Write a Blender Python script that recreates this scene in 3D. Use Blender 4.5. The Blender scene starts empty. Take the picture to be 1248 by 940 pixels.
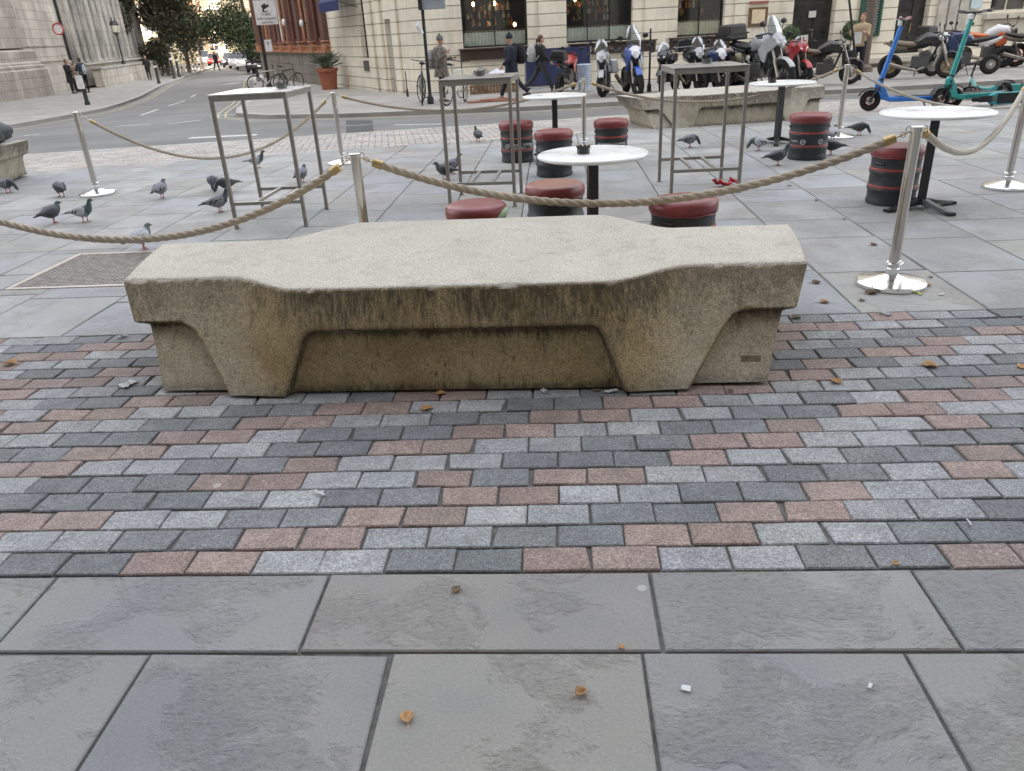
import bpy, bmesh, math, random
from mathutils import Vector, Matrix, noise
PI = math.pi
C = bpy.context.scene.collection
scn = bpy.context.scene

# ---------------------------------------------------------------- camera
CAM_H = 1.5
F_PX, PITCH, ROLL, YAW = 922.8, 0.43986, -0.05364, -0.06943     # focal length in pixels of a 1248 wide picture
cp, sp, cy_, sy_ = math.cos(PITCH), math.sin(PITCH), math.cos(YAW), math.sin(YAW)
FW = Vector((sy_*cp, cy_*cp, -sp)); RT0 = Vector((cy_, -sy_, 0)); UP0 = RT0.cross(FW)
RT = RT0*math.cos(ROLL) + UP0*math.sin(ROLL); UP = UP0*math.cos(ROLL) - RT0*math.sin(ROLL)
cam_data = bpy.data.cameras.new('camera'); cam = bpy.data.objects.new('camera', cam_data); C.objects.link(cam)
m = Matrix((RT, UP, -FW)).transposed().to_4x4(); m.translation = Vector((0, 0, CAM_H)); cam.matrix_world = m
cam_data.sensor_width = 36; cam_data.lens = F_PX/1248*36; cam_data.clip_end = 2000; cam_data.clip_start = .05
scn.camera = cam

# ---------------------------------------------------------------- sky, sun, exposure
SUN_EL, SUN_ROT = math.radians(25), math.radians(180)
w = bpy.data.worlds.new('World'); scn.world = w; w.use_nodes = True
sky = w.node_tree.nodes.new('ShaderNodeTexSky'); sky.sky_type = 'NISHITA'; sky.sun_disc = False
sky.sun_elevation = SUN_EL; sky.sun_rotation = SUN_ROT; sky.dust_density = 3.0; sky.air_density = 1.2; sky.ozone_density = 1.0
bg = w.node_tree.nodes['Background']; bg.inputs[1].default_value = .15
hsv = w.node_tree.nodes.new('ShaderNodeHueSaturation'); hsv.inputs['Saturation'].default_value = .38      # thin white cloud over the blue
wb_ = w.node_tree.nodes.new('ShaderNodeMix'); wb_.data_type = 'RGBA'; wb_.blend_type = 'MULTIPLY'; wb_.inputs[0].default_value = 1; wb_.inputs[7].default_value = (1.06, 1., .95, 1)
w.node_tree.links.new(sky.outputs[0], hsv.inputs['Color']); w.node_tree.links.new(hsv.outputs[0], wb_.inputs[6]); w.node_tree.links.new(wb_.outputs[2], bg.inputs[0])
sl = bpy.data.lights.new('sun', 'SUN'); sun = bpy.data.objects.new('sun', sl); C.objects.link(sun)
sl.energy = 2.2; sl.angle = math.radians(.5); sl.color = (1, .95, .87)
sd = Vector((math.sin(SUN_ROT)*math.cos(SUN_EL), math.cos(SUN_ROT)*math.cos(SUN_EL), math.sin(SUN_EL)))
sun.rotation_euler = sd.to_track_quat('Z', 'Y').to_euler()
scn.view_settings.view_transform = 'Standard'; scn.view_settings.look = 'None'
scn.view_settings.exposure = 2.75; scn.view_settings.gamma = 1
scn.view_settings.use_curve_mapping = False

# ---------------------------------------------------------------- ground profile and placing by ground contact
def gz(y):
    return -.017*(min(max(y, 9), 30)-9) - .008*(min(max(y, 30), 130)-30)
def on_ground(px, py):          # point of the ground seen at a place of the photograph (1248 x 940)
    d = FW*F_PX + RT*(px-624) - UP*(py-470); z = 0.0
    for _ in range(60):
        t = (z-CAM_H)/d.z; z = .5*z + .5*gz(d.y*t)
    return Vector((d.x*t, d.y*t, gz(d.y*t)))

# ---------------------------------------------------------------- materials
MATS = {}
def nt_of(name):
    m = bpy.data.materials.new(name); m.use_nodes = True; nt = m.node_tree
    return m, nt, nt.nodes['Principled BSDF']
def mat(name, col, rough=.6, metal=0., var=.12, scale=8., bump=0., bscale=60., coat=0., spec=None, emit=None, alpha=None, trans=0.):
    if name in MATS: return MATS[name]
    m, nt, b = nt_of(name); N = nt.nodes; L = nt.links
    tc = N.new('ShaderNodeTexCoord')
    b.inputs['Roughness'].default_value = rough; b.inputs['Metallic'].default_value = metal
    nz = N.new('ShaderNodeTexNoise'); nz.inputs['Scale'].default_value = scale; nz.inputs['Detail'].default_value = 6
    L.new(tc.outputs['Object'], nz.inputs['Vector'])
    mr = N.new('ShaderNodeMapRange'); mr.inputs[1].default_value = .3; mr.inputs[2].default_value = .7
    mr.inputs[3].default_value = 1-var; mr.inputs[4].default_value = 1+var
    L.new(nz.outputs[0], mr.inputs[0])
    mx = N.new('ShaderNodeVectorMath'); mx.operation = 'SCALE'; mx.inputs[0].default_value = col[:3]
    L.new(mr.outputs[0], mx.inputs['Scale']); L.new(mx.outputs[0], b.inputs['Base Color'])
    mr2 = N.new('ShaderNodeMapRange'); mr2.inputs[1].default_value = .3; mr2.inputs[2].default_value = .7
    mr2.inputs[3].default_value = max(0, rough-.08); mr2.inputs[4].default_value = min(1, rough+.1)
    L.new(nz.outputs[0], mr2.inputs[0]); L.new(mr2.outputs[0], b.inputs['Roughness'])
    if bump:
        n2 = N.new('ShaderNodeTexNoise'); n2.inputs['Scale'].default_value = bscale; n2.inputs['Detail'].default_value = 8
        L.new(tc.outputs['Object'], n2.inputs['Vector'])
        bp = N.new('ShaderNodeBump'); bp.inputs['Strength'].default_value = bump; bp.inputs['Distance'].default_value = .01
        L.new(n2.outputs[0], bp.inputs['Height']); L.new(bp.outputs[0], b.inputs['Normal'])
    if coat: b.inputs['Coat Weight'].default_value = coat
    if spec is not None: b.inputs['Specular IOR Level'].default_value = spec
    if emit: b.inputs['Emission Color'].default_value = (*emit[:3], 1); b.inputs['Emission Strength'].default_value = emit[3]
    if trans: b.inputs['Transmission Weight'].default_value = trans
    MATS[name] = m; return m
def glassy(name, tint=(.9, .95, 1), k=.22):
    if name in MATS: return MATS[name]
    m, nt, b = nt_of(name); N = nt.nodes; L = nt.links
    g = N.new('ShaderNodeBsdfGlossy'); g.inputs['Roughness'].default_value = .04
    t = N.new('ShaderNodeBsdfTransparent'); t.inputs[0].default_value = (*tint, 1)
    fr = N.new('ShaderNodeLayerWeight'); fr.inputs[0].default_value = .35
    ad = N.new('ShaderNodeMath'); ad.operation = 'MULTIPLY_ADD'; ad.inputs[1].default_value = .6; ad.inputs[2].default_value = k*.35
    mx = N.new('ShaderNodeMixShader'); L.new(fr.outputs[1], ad.inputs[0]); L.new(ad.outputs[0], mx.inputs[0])
    L.new(t.outputs[0], mx.inputs[1]); L.new(g.outputs[0], mx.inputs[2]); L.new(mx.outputs[0], N['Material Output'].inputs[0])
    MATS[name] = m; return m

def ramp(N, L, src, stops):
    r = N.new('ShaderNodeValToRGB'); e = r.color_ramp.elements
    while len(e) > 1: e.remove(e[-1])
    e[0].position = stops[0][0]; e[0].color = (*stops[0][1], 1) if len(stops[0][1]) == 3 else stops[0][1]
    for p_, c_ in stops[1:]:
        q = e.new(p_); q.color = (*c_, 1)
    L.new(src, r.inputs[0]); return r.outputs[0]
def nzn(N, L, vec, scale, detail=6, rough=.55, dist=0.):
    n = N.new('ShaderNodeTexNoise'); n.inputs['Scale'].default_value = scale; n.inputs['Detail'].default_value = detail
    n.inputs['Roughness'].default_value = rough; n.inputs['Distortion'].default_value = dist
    if vec is not None: L.new(vec, n.inputs['Vector'])
    return n.outputs[0]
def mathn(N, L, op, a, b_=None, c=None):
    n = N.new('ShaderNodeMath'); n.operation = op
    for i, v in enumerate((a, b_, c)):
        if v is None: continue
        if isinstance(v, (int, float)): n.inputs[i].default_value = v
        else: L.new(v, n.inputs[i])
    return n.outputs[0]
def mixc(N, L, f, a, b_, mode='MIX'):
    n = N.new('ShaderNodeMix'); n.data_type = 'RGBA'; n.blend_type = mode
    for i, v in ((0, f), (6, a), (7, b_)):
        if isinstance(v, (int, float)): n.inputs[i].default_value = v
        elif isinstance(v, tuple): n.inputs[i].default_value = (*v, 1)
        else: L.new(v, n.inputs[i])
    return n.outputs[2]
def scalev(N, L, vec, s):
    n = N.new('ShaderNodeMapping'); n.inputs['Scale'].default_value = s; L.new(vec, n.inputs[0]); return n.outputs[0]
def bumpn(N, L, h, st, dist, prev=None):
    n = N.new('ShaderNodeBump'); n.inputs['Strength'].default_value = st; n.inputs['Distance'].default_value = dist
    L.new(h, n.inputs['Height'])
    if prev is not None: L.new(prev, n.inputs['Normal'])
    return n.outputs[0]

def stone_paving(name, speckle, riven):          # colour of every stone comes from its own 'tone' attribute
    m, nt, b = nt_of(name); N = nt.nodes; L = nt.links
    at = N.new('ShaderNodeAttribute'); at.attribute_name = 'tone'
    tc = N.new('ShaderNodeTexCoord'); v = tc.outputs['Object']
    seed = N.new('ShaderNodeVectorMath'); seed.operation = 'MULTIPLY_ADD'; L.new(at.outputs['Color'], seed.inputs[0])
    seed.inputs[1].default_value = (230, 310, 170); L.new(v, seed.inputs[2])
    big = nzn(N, L, v, 1.7, 5, .6)
    col = mixc(N, L, 1., at.outputs['Color'], ramp(N, L, big, [(.3, (.84, .85, .86)), (.7, (1.12, 1.11, 1.08))]), 'MULTIPLY')
    if riven:
        patch = nzn(N, L, seed.outputs[0], 1.5, 7, .58, .25)
        col = mixc(N, L, ramp(N, L, patch, [(.42, (0, 0, 0)), (.58, (.6, .6, .6))]), col, (.275, .262, .238))
        rn = nzn(N, L, scalev(N, L, seed.outputs[0], (1, 1.9, 1)), 42, 8, .68, .35)
        rmask = ramp(N, L, nzn(N, L, seed.outputs[0], 2.6, 6, .62, .3), [(.50, (0, 0, 0)), (.56, (1, 1, 1))])
        rough_h = mathn(N, L, 'MULTIPLY', rn, rmask)
        pits = ramp(N, L, rn, [(.36, (.72, .72, .72)), (.46, (1, 1, 1)), (.62, (1.08, 1.08, 1.08))])
        col = mixc(N, L, mathn(N, L, 'MULTIPLY', rmask, .8), col, mixc(N, L, 1., col, pits, 'MULTIPLY'))
        nm = bumpn(N, L, rough_h, 1.0, .009)
        nm = bumpn(N, L, rmask, .2, .003, nm)
        nm = bumpn(N, L, nzn(N, L, v, 110, 6, .75), .45, .005, nm)
        fine = nzn(N, L, v, 130, 4, .85)
        col = mixc(N, L, 1., col, ramp(N, L, fine, [(.36, (.86, .86, .86)), (.64, (1.13, 1.13, 1.13))]), 'MULTIPLY')
    else:
        gr = nzn(N, L, v, 170, 3, .95); gr2 = nzn(N, L, v, 75, 3, .8); wear = nzn(N, L, seed.outputs[0], 11, 6, .7)
        col = mixc(N, L, 1., col, ramp(N, L, wear, [(.32, (.80, .80, .80)), (.68, (1.2, 1.2, 1.2))]), 'MULTIPLY')
        s = speckle
        col = mixc(N, L, 1., col, ramp(N, L, gr, [(.36, (1-s, 1-s, 1-s)), (.5, (1, 1, 1)), (.64, (1+s*1.3, 1+s*1.3, 1+s*1.3))]), 'MULTIPLY')
        col = mixc(N, L, 1., col, ramp(N, L, gr2, [(.38, (1-s*.6,)*3), (.62, (1+s*.6,)*3)]), 'MULTIPLY')
        nm = bumpn(N, L, nzn(N, L, v, 90, 8, .75), .6, .004)
        dirt = nzn(N, L, v, 9, 7, .7)
        col = mixc(N, L, ramp(N, L, dirt, [(.55, (0, 0, 0)), (.8, (.55, .55, .55))]), col, (.12, .11, .1))
    # trodden gum and dried drops
    vo = N.new('ShaderNodeTexVoronoi'); vo.inputs['Scale'].default_value = 3.3; vo.inputs['Randomness'].default_value = 1
    L.new(v, vo.inputs['Vector'])
    dn = mathn(N, L, 'ADD', vo.outputs['Distance'], mathn(N, L, 'MULTIPLY', nzn(N, L, v, 30, 3), .03))
    sep = N.new('ShaderNodeSeparateColor'); L.new(vo.outputs['Color'], sep.inputs[0])
    rad = mathn(N, L, 'MULTIPLY_ADD', sep.outputs[1], .07, .012)
    g = mathn(N, L, 'LESS_THAN', dn, rad); g = mathn(N, L, 'MULTIPLY', g, mathn(N, L, 'GREATER_THAN', sep.outputs[0], .42))
    g = mathn(N, L, 'MULTIPLY', g, .5)
    col = mixc(N, L, g, col, (.52, .51, .48))
    L.new(col, b.inputs['Base Color']); L.new(nm, b.inputs['Normal'])
    L.new(ramp(N, L, big, [(.3, (.62,)*3), (.7, (.82,)*3)]), b.inputs['Roughness'])
    b.inputs['Specular IOR Level'].default_value = .35
    return m
M_SLAB = stone_paving('riven_paving_stone', .1, True)
M_SETT = stone_paving('granite_sett', .42, False)

def concrete_bench_mat(name='bench_concrete', sides=((.27, .195, .10), (.385, .30, .165), (.47, .385, .235))):
    m, nt, b = nt_of(name); N = nt.nodes; L = nt.links
    tc = N.new('ShaderNodeTexCoord'); v = tc.outputs['Object']; geo = N.new('ShaderNodeNewGeometry')
    sp_ = N.new('ShaderNodeSeparateXYZ'); L.new(v, sp_.inputs[0]); z = sp_.outputs[2]
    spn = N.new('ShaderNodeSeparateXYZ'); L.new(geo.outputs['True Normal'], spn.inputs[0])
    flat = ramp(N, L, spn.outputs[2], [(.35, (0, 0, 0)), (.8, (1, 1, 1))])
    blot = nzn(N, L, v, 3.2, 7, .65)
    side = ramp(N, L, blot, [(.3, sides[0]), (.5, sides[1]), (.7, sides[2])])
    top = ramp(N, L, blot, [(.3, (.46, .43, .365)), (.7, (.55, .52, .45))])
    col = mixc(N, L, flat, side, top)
    gr = nzn(N, L, v, 125, 4, .95)
    col = mixc(N, L, 1., col, ramp(N, L, gr, [(.38, (.42, .41, .39)), (.48, (1, 1, 1)), (.62, (1.38, 1.38, 1.38))]), 'MULTIPLY')
    pit = nzn(N, L, v, 95, 2, .6)
    col = mixc(N, L, ramp(N, L, pit, [(.29, (.6,)*3), (.35, (0, 0, 0))]), col, (.09, .075, .05))
    # dark rain streaks running down from the top edge and under the rim
    st = nzn(N, L, scalev(N, L, v, (1, 1, .03)), 60, 6, .8)
    pa = nzn(N, L, v, 1.6, 4, .6)
    zm = N.new('ShaderNodeMapRange'); zm.inputs[1].default_value = .2; zm.inputs[2].default_value = .48; L.new(z, zm.inputs[0])
    zz = mathn(N, L, 'MULTIPLY', zm.outputs[0], .27)
    run = nzn(N, L, scalev(N, L, v, (1, 1, .12)), 9, 5, .7)          # how far each run reaches
    s_ = mathn(N, L, 'ADD', st, zz); s_ = mathn(N, L, 'ADD', s_, mathn(N, L, 'MULTIPLY_ADD', pa, .45, -.225)); s_ = mathn(N, L, 'ADD', s_, mathn(N, L, 'MULTIPLY_ADD', run, .6, -.3))
    sm = ramp(N, L, s_, [(.55, (0, 0, 0)), (.80, (.80,)*3)])
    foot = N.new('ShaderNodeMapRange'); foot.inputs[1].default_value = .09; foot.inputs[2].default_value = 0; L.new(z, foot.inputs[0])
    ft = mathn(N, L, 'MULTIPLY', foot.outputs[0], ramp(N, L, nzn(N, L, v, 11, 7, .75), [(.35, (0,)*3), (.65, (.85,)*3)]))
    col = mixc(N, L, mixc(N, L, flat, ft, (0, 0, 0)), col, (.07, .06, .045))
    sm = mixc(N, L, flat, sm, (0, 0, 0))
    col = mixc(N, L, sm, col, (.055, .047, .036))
    # painted shade and dirt along the recess, read from the 'grime' of the casting
    at = N.new('ShaderNodeAttribute'); at.attribute_name = 'shade_grime'
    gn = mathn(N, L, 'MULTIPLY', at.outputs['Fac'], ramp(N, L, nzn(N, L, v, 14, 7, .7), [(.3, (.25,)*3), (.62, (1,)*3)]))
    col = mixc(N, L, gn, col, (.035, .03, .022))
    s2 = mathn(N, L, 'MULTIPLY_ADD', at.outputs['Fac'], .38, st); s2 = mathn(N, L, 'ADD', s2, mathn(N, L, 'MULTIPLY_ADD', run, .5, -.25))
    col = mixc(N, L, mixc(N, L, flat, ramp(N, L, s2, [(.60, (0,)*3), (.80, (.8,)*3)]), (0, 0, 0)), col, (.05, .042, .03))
    # worn, cleaner arrises and smudges on the seat
    sd_ = nzn(N, L, v, 7, 6, .7)
    col = mixc(N, L, ramp(N, L, sd_, [(.54, (0, 0, 0)), (.74, (.42,)*3)]), col, (.20, .185, .16))
    col = mixc(N, L, 1., col, ramp(N, L, nzn(N, L, v, 48, 5, .9), [(.35, (.84,)*3), (.65, (1.14,)*3)]), 'MULTIPLY')
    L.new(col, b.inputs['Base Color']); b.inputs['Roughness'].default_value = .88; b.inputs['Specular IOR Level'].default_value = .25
    nm = bumpn(N, L, gr, .55, .003); nm = bumpn(N, L, nzn(N, L, v, 40, 6, .7), .5, .006, nm)
    nm = bumpn(N, L, pit, .4, .006, nm)
    L.new(nm, b.inputs['Normal']); return m
M_BENCH = concrete_bench_mat(); M_BENCH2 = concrete_bench_mat('grey_bench_concrete', ((.32, .29, .225), (.42, .385, .305), (.50, .46, .375)))

def asphalt():
    m, nt, b = nt_of('asphalt'); N = nt.nodes; L = nt.links
    v = N.new('ShaderNodeTexCoord').outputs['Object']
    col = ramp(N, L, nzn(N, L, v, .5, 6, .65), [(.3, (.16, .158, .152)), (.7, (.23, .227, .218))])
    col = mixc(N, L, 1., col, ramp(N, L, nzn(N, L, v, 60, 4, .8), [(.3, (.7,)*3), (.7, (1.3,)*3)]), 'MULTIPLY')
    col = mixc(N, L, ramp(N, L, nzn(N, L, scalev(N, L, v, (.12, 1, 1)), 1.1, 5, .6), [(.5, (0,)*3), (.75, (.5,)*3)]), col, (.085, .085, .085))
    L.new(col, b.inputs['Base Color']); b.inputs['Roughness'].default_value = .8
    L.new(bumpn(N, L, nzn(N, L, v, 70, 4, .8), .5, .01), b.inputs['Normal']); return m
M_ASPH = asphalt()
def masonry(name, c1, c2, cj, bw, bh, mortar=.012, swap=True, soot=0., rot=0.):
    m, nt, b = nt_of(name); N = nt.nodes; L = nt.links
    v = N.new('ShaderNodeTexCoord').outputs['UV']
    br = N.new('ShaderNodeTexBrick'); L.new(v, br.inputs['Vector']); br.inputs['Scale'].default_value = 1
    br.inputs['Brick Width'].default_value = bw; br.inputs['Row Height'].default_value = bh; br.inputs['Mortar Size'].default_value = mortar
    br.inputs['Color1'].default_value = (*c1, 1); br.inputs['Color2'].default_value = (*c2, 1); br.inputs['Mortar'].default_value = (*cj, 1)
    br.inputs['Bias'].default_value = 0; br.inputs['Mortar Smooth'].default_value = .3
    o = N.new('ShaderNodeTexCoord').outputs['Object']
    col = mixc(N, L, 1., br.outputs[0], ramp(N, L, nzn(N, L, o, 1.2, 8, .7), [(.3, (.78, .77, .75)), (.7, (1.15, 1.14, 1.12))]), 'MULTIPLY')
    if soot:
        s1 = nzn(N, L, scalev(N, L, o, (1, 1, .16)), 1.5, 8, .75)
        col = mixc(N, L, ramp(N, L, s1, [(.42, (0,)*3), (.68, (soot,)*3)]), col, (.05, .046, .042))
    L.new(col, b.inputs['Base Color']); b.inputs['Roughness'].default_value = .85
    nm = bumpn(N, L, mathn(N, L, 'SUBTRACT', 1., br.outputs[1]), .8, .01)
    L.new(bumpn(N, L, nzn(N, L, o, 25, 7, .7), .4, .02, nm), b.inputs['Normal']); return m
def coursed(name, col, groove, h, soot):         # channelled limestone: level grooves only
    m, nt, b = nt_of(name); N = nt.nodes; L = nt.links
    uv = N.new('ShaderNodeTexCoord').outputs['UV']; o = N.new('ShaderNodeTexCoord').outputs['Object']
    s_ = N.new('ShaderNodeSeparateXYZ'); L.new(uv, s_.inputs[0])
    fr = mathn(N, L, 'FRACT', mathn(N, L, 'DIVIDE', mathn(N, L, 'ADD', s_.outputs[1], 10.), h))
    d = mathn(N, L, 'ABSOLUTE', mathn(N, L, 'SUBTRACT', fr, .5))
    gm = ramp(N, L, d, [(.455, (0,)*3), (.48, (1,)*3)])
    c_ = mixc(N, L, 1., col, ramp(N, L, nzn(N, L, o, 1.1, 8, .65), [(.3, (.86, .85, .83)), (.7, (1.1, 1.1, 1.08))]), 'MULTIPLY')
    s1 = nzn(N, L, scalev(N, L, o, (1, 1, .16)), 1.5, 8, .75)
    c_ = mixc(N, L, ramp(N, L, s1, [(.45, (0,)*3), (.7, (soot,)*3)]), c_, (.16, .14, .11))
    c_ = mixc(N, L, gm, c_, groove)
    L.new(c_, b.inputs['Base Color']); b.inputs['Roughness'].default_value = .8
    nm = bumpn(N, L, mathn(N, L, 'SUBTRACT', 1., gm), 1., .03)
    L.new(bumpn(N, L, nzn(N, L, o, 25, 7, .7), .3, .01, nm), b.inputs['Normal']); return m
M_PALE = coursed('pale_limestone', (.84, .79, .67), (.36, .32, .25), .36, .3)
M_SOOT = masonry('weathered_portland_stone', (.60, .56, .49), (.50, .465, .41), (.30, .28, .25), 1.3, .45, .010, soot=.5)
M_RED = masonry('red_brick', (.20, .085, .062), (.15, .065, .05), (.16, .13, .11), .215, .075, .01, soot=.35)
M_SOOTC = masonry('soot_streaked_column', (.42, .40, .36), (.36, .34, .31), (.2, .19, .18), 9, .9, .010, soot=.85)
M_GAPSHADE = masonry('shade_darkened_stone', (.10, .095, .088), (.075, .07, .066), (.05, .05, .05), 1.3, .45, .01)  # darkened to paint the shade in the gaps between the church columns
M_ORANGE = masonry('orange_brick', (.42, .19, .075), (.38, .17, .07), (.5, .4, .3), .215, .075, .01)
M_CREAM = masonry('cream_render', (.36, .31, .21), (.33, .28, .19), (.6, .5, .35), 2.4, .6, .02)
M_GREYST = masonry('grey_base_stone', (.30, .28, .25), (.25, .235, .21), (.12, .11, .1), .9, .4, .012, soot=.5)

def terr():
    return mat('terracotta_trim', (.40, .20, .12), .8, var=.25, scale=6, bump=.3)
STEEL = mat('brushed_steel', (.42, .40, .37), .32, .85, .08, 20)
CHROME = mat('polished_chrome', (.82, .82, .82), .12, 1., .05, 6, bump=.08, bscale=9)
POLE = mat('polished_pole_steel', (.66, .64, .60), .2, 1., .05, 12)
BRASS = mat('brass', (.48, .36, .18), .42, 1., .15, 40, bump=.3, bscale=120)
BLACKM = mat('black_painted_metal', (.028, .028, .031), .42, .1, .25, 14, bump=.15)
BLACKP = mat('black_plastic', (.02, .02, .022), .38, 0, .2, 10)
RUBBER = mat('rubber', (.018, .018, .018), .8, 0, .2, 30, bump=.3)
TOPW = mat('white_laminate', (.80, .81, .79), .3, 0, .05, 5, bump=.05, bscale=30)
KEG = mat('black_keg_rubber', (.028, .032, .036), .45, 0, .35, 12, bump=.25, bscale=50)
KRED = mat('red_keg_band', (.34, .06, .05), .5, 0, .3, 14, bump=.2)
DARKM = mat('mortar_joint', (.13, .127, .12), .95, 0, .35, 30, bump=.6)

# ---------------------------------------------------------------- mesh builder
class MB:
    def __init__(s): s.v = []; s.f = []; s.c = []; s.uv = None
    def add(s, vs, fs, col=None):
        o = len(s.v); s.v += [Vector(q) for q in vs]; s.f += [tuple(o+i for i in f) for f in fs]
        s.c += [col]*len(fs); return s
    def box(s, c, size, rz=0, col=None, M=None, taper=1.):
        x, y, z = size[0]/2, size[1]/2, size[2]/2
        vs = [Vector((a*x*(taper if k > 0 else 1), b_*y*(taper if k > 0 else 1), k*z)) for k in (-1, 1) for a, b_ in ((-1, -1), (1, -1), (1, 1), (-1, 1))]
        R_ = M if M else Matrix.Rotation(rz, 3, 'Z')
        return s.add([R_ @ q + Vector(c) for q in vs], [(3, 2, 1, 0), (4, 5, 6, 7), (0, 1, 5, 4), (1, 2, 6, 5), (2, 3, 7, 6), (3, 0, 4, 7)], col)
    def tube(s, pts, r, n=8, caps=True, closed=False, flat=1.):
        pts = [Vector(q) for q in pts]; k = len(pts)
        rs = r if isinstance(r, (list, tuple)) else [r]*k
        up = None; vs = []
        for i, q in enumerate(pts):
            a = pts[i-1] if (i > 0 or closed) else q; b_ = pts[(i+1) % k] if (i < k-1 or closed) else q
            t = (b_-a).normalized()
            if up is None:
                up = t.orthogonal().normalized() if abs(t.z) > .95 else (Vector((0, 0, 1)) - t*t.z).normalized()
            else: up = (up - t*up.dot(t)).normalized()
            sd_ = t.cross(up)
            for j in range(n):
                th = 2*PI*j/n + PI/n
                vs.append(q + up*math.cos(th)*rs[i]*flat + sd_*math.sin(th)*rs[i])
        fs = []
        for i in range(k if closed else k-1):
            for j in range(n):
                a0 = i*n+j; a1 = i*n+(j+1) % n; b0 = ((i+1) % k)*n+j; b1 = ((i+1) % k)*n+(j+1) % n
                fs.append((a0, a1, b1, b0))
        if caps and not closed: fs += [tuple(range(n-1, -1, -1)), tuple((k-1)*n+j for j in range(n))]
        return s.add(vs, fs)
    def cyl(s, a, b_, r, r2=None, n=16): return s.tube([a, b_], [r, r if r2 is None else r2], n)
    def lathe(s, prof, n=32, c=(0, 0, 0), M=None, cap=True, wob=None):
        vs = []; c = Vector(c)
        for (r, z) in prof:
            for j in range(n):
                th = 2*PI*j/n; rr = r
                if wob: rr = r*(1+wob(th, z))
                q = Vector((rr*math.cos(th), rr*math.sin(th), z))
                if M: q = M @ q
                vs.append(q+c)
        fs = [(i*n+j, i*n+(j+1) % n, (i+1)*n+(j+1) % n, (i+1)*n+j) for i in range(len(prof)-1) for j in range(n)]
        if cap: fs += [tuple(range(n-1, -1, -1)), tuple((len(prof)-1)*n+j for j in range(n))]
        return s.add(vs, fs)
    def ball(s, c, r, M=None, n=14, k=8):
        if isinstance(r, (int, float)): r = (r, r, r)
        vs = []; c = Vector(c)
        for i in range(1, k):
            ph = PI*i/k
            for j in range(n):
                th = 2*PI*j/n; q = Vector((r[0]*math.sin(ph)*math.cos(th), r[1]*math.sin(ph)*math.sin(th), -r[2]*math.cos(ph)))
                vs.append((M @ q if M else q)+c)
        fs = [(i*n+j, i*n+(j+1) % n, (i+1)*n+(j+1) % n, (i+1)*n+j) for i in range(k-2) for j in range(n)]
        a = Vector((0, 0, -r[2])); b_ = Vector((0, 0, r[2]))
        vs += [(M @ a if M else a)+c, (M @ b_ if M else b_)+c]; t = (k-1)*n
        fs += [(t, (j+1) % n, j) for j in range(n)] + [(t+1, (k-2)*n+j, (k-2)*n+(j+1) % n) for j in range(n)]
        return s.add(vs, fs)
    def prism(s, poly, t0, t1, ax='xz', M=None, c=(0, 0, 0), col=None):   # polygon in a plane, extruded along the third axis
        n = len(poly); vs = []
        for t in (t0, t1):
            for (a, b_) in poly:
                q = {'xz': (a, t, b_), 'xy': (a, b_, t), 'yz': (t, a, b_)}[ax]; q = Vector(q)
                vs.append((M @ q if M else q)+Vector(c))
        fs = [tuple(range(n)), tuple(range(2*n-1, n-1, -1))] + [(j, n+j, n+(j+1) % n, (j+1) % n) for j in range(n)]
        return s.add(vs, fs, col)
    def loft(s, rings, caps=True):
        n = len(rings[0]); o = [q for r in rings for q in r]
        fs = [(i*n+j, i*n+(j+1) % n, (i+1)*n+(j+1) % n, (i+1)*n+j) for i in range(len(rings)-1) for j in range(n)]
        if caps: fs += [tuple(range(n-1, -1, -1)), tuple((len(rings)-1)*n+j for j in range(n))]
        return s.add(o, fs)
    def build(s, name, mt, parent=None, smooth=35, bevel=0., loc=None, rz=0., fixn=True, segs=2):
        me = bpy.data.meshes.new(name); me.from_pydata([tuple(q) for q in s.v], [], s.f); me.update()
        if fixn:
            bm = bmesh.new(); bm.from_mesh(me); bmesh.ops.recalc_face_normals(bm, faces=bm.faces); bm.to_mesh(me); bm.free()
        if any(c is not None for c in s.c):
            at = me.attributes.new('tone', 'FLOAT_COLOR', 'FACE')
            for i, c in enumerate(s.c): at.data[i].color = (*(c or (.2, .2, .2)), 1)
        me.materials.append(mt)
        if smooth:
            me.shade_smooth(); me.set_sharp_from_angle(angle=math.radians(smooth))
        o = bpy.data.objects.new(name, me); C.objects.link(o)
        if parent: o.parent = parent
        if loc is not None: o.location = loc
        if rz: o.rotation_euler.z = rz
        if bevel:
            bv = o.modifiers.new('bevel', 'BEVEL'); bv.width = bevel; bv.segments = segs; bv.limit_method = 'ANGLE'; bv.angle_limit = math.radians(40)
        return o
def tag(o, label=None, cat=None, group=None, kind=None):
    if label: o['label'] = label
    if cat: o['category'] = cat
    if group: o['group'] = group
    if kind: o['kind'] = kind
    return o
def thing(name, label, cat, loc=(0, 0, 0), rz=0., group=None, scale=1.):
    o = bpy.data.objects.new(name, None); C.objects.link(o); o.location = loc; o.rotation_euler = (0, 0, rz)
    o.empty_display_size = .1; o.scale = (scale,)*3
    return tag(o, label, cat, group)
def dup(root, loc, rz, label, group=None, scale=None):
    r = root.copy(); C.objects.link(r); r.location = loc; r.rotation_euler = (0, 0, rz); r['label'] = label
    if scale: r.scale = (scale,)*3
    if group: r['group'] = group
    for ch in list(root.children):
        c_ = ch.copy(); C.objects.link(c_); c_.parent = r
        for g in list(ch.children):
            d = g.copy(); C.objects.link(d); d.parent = c_
    return r
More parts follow.
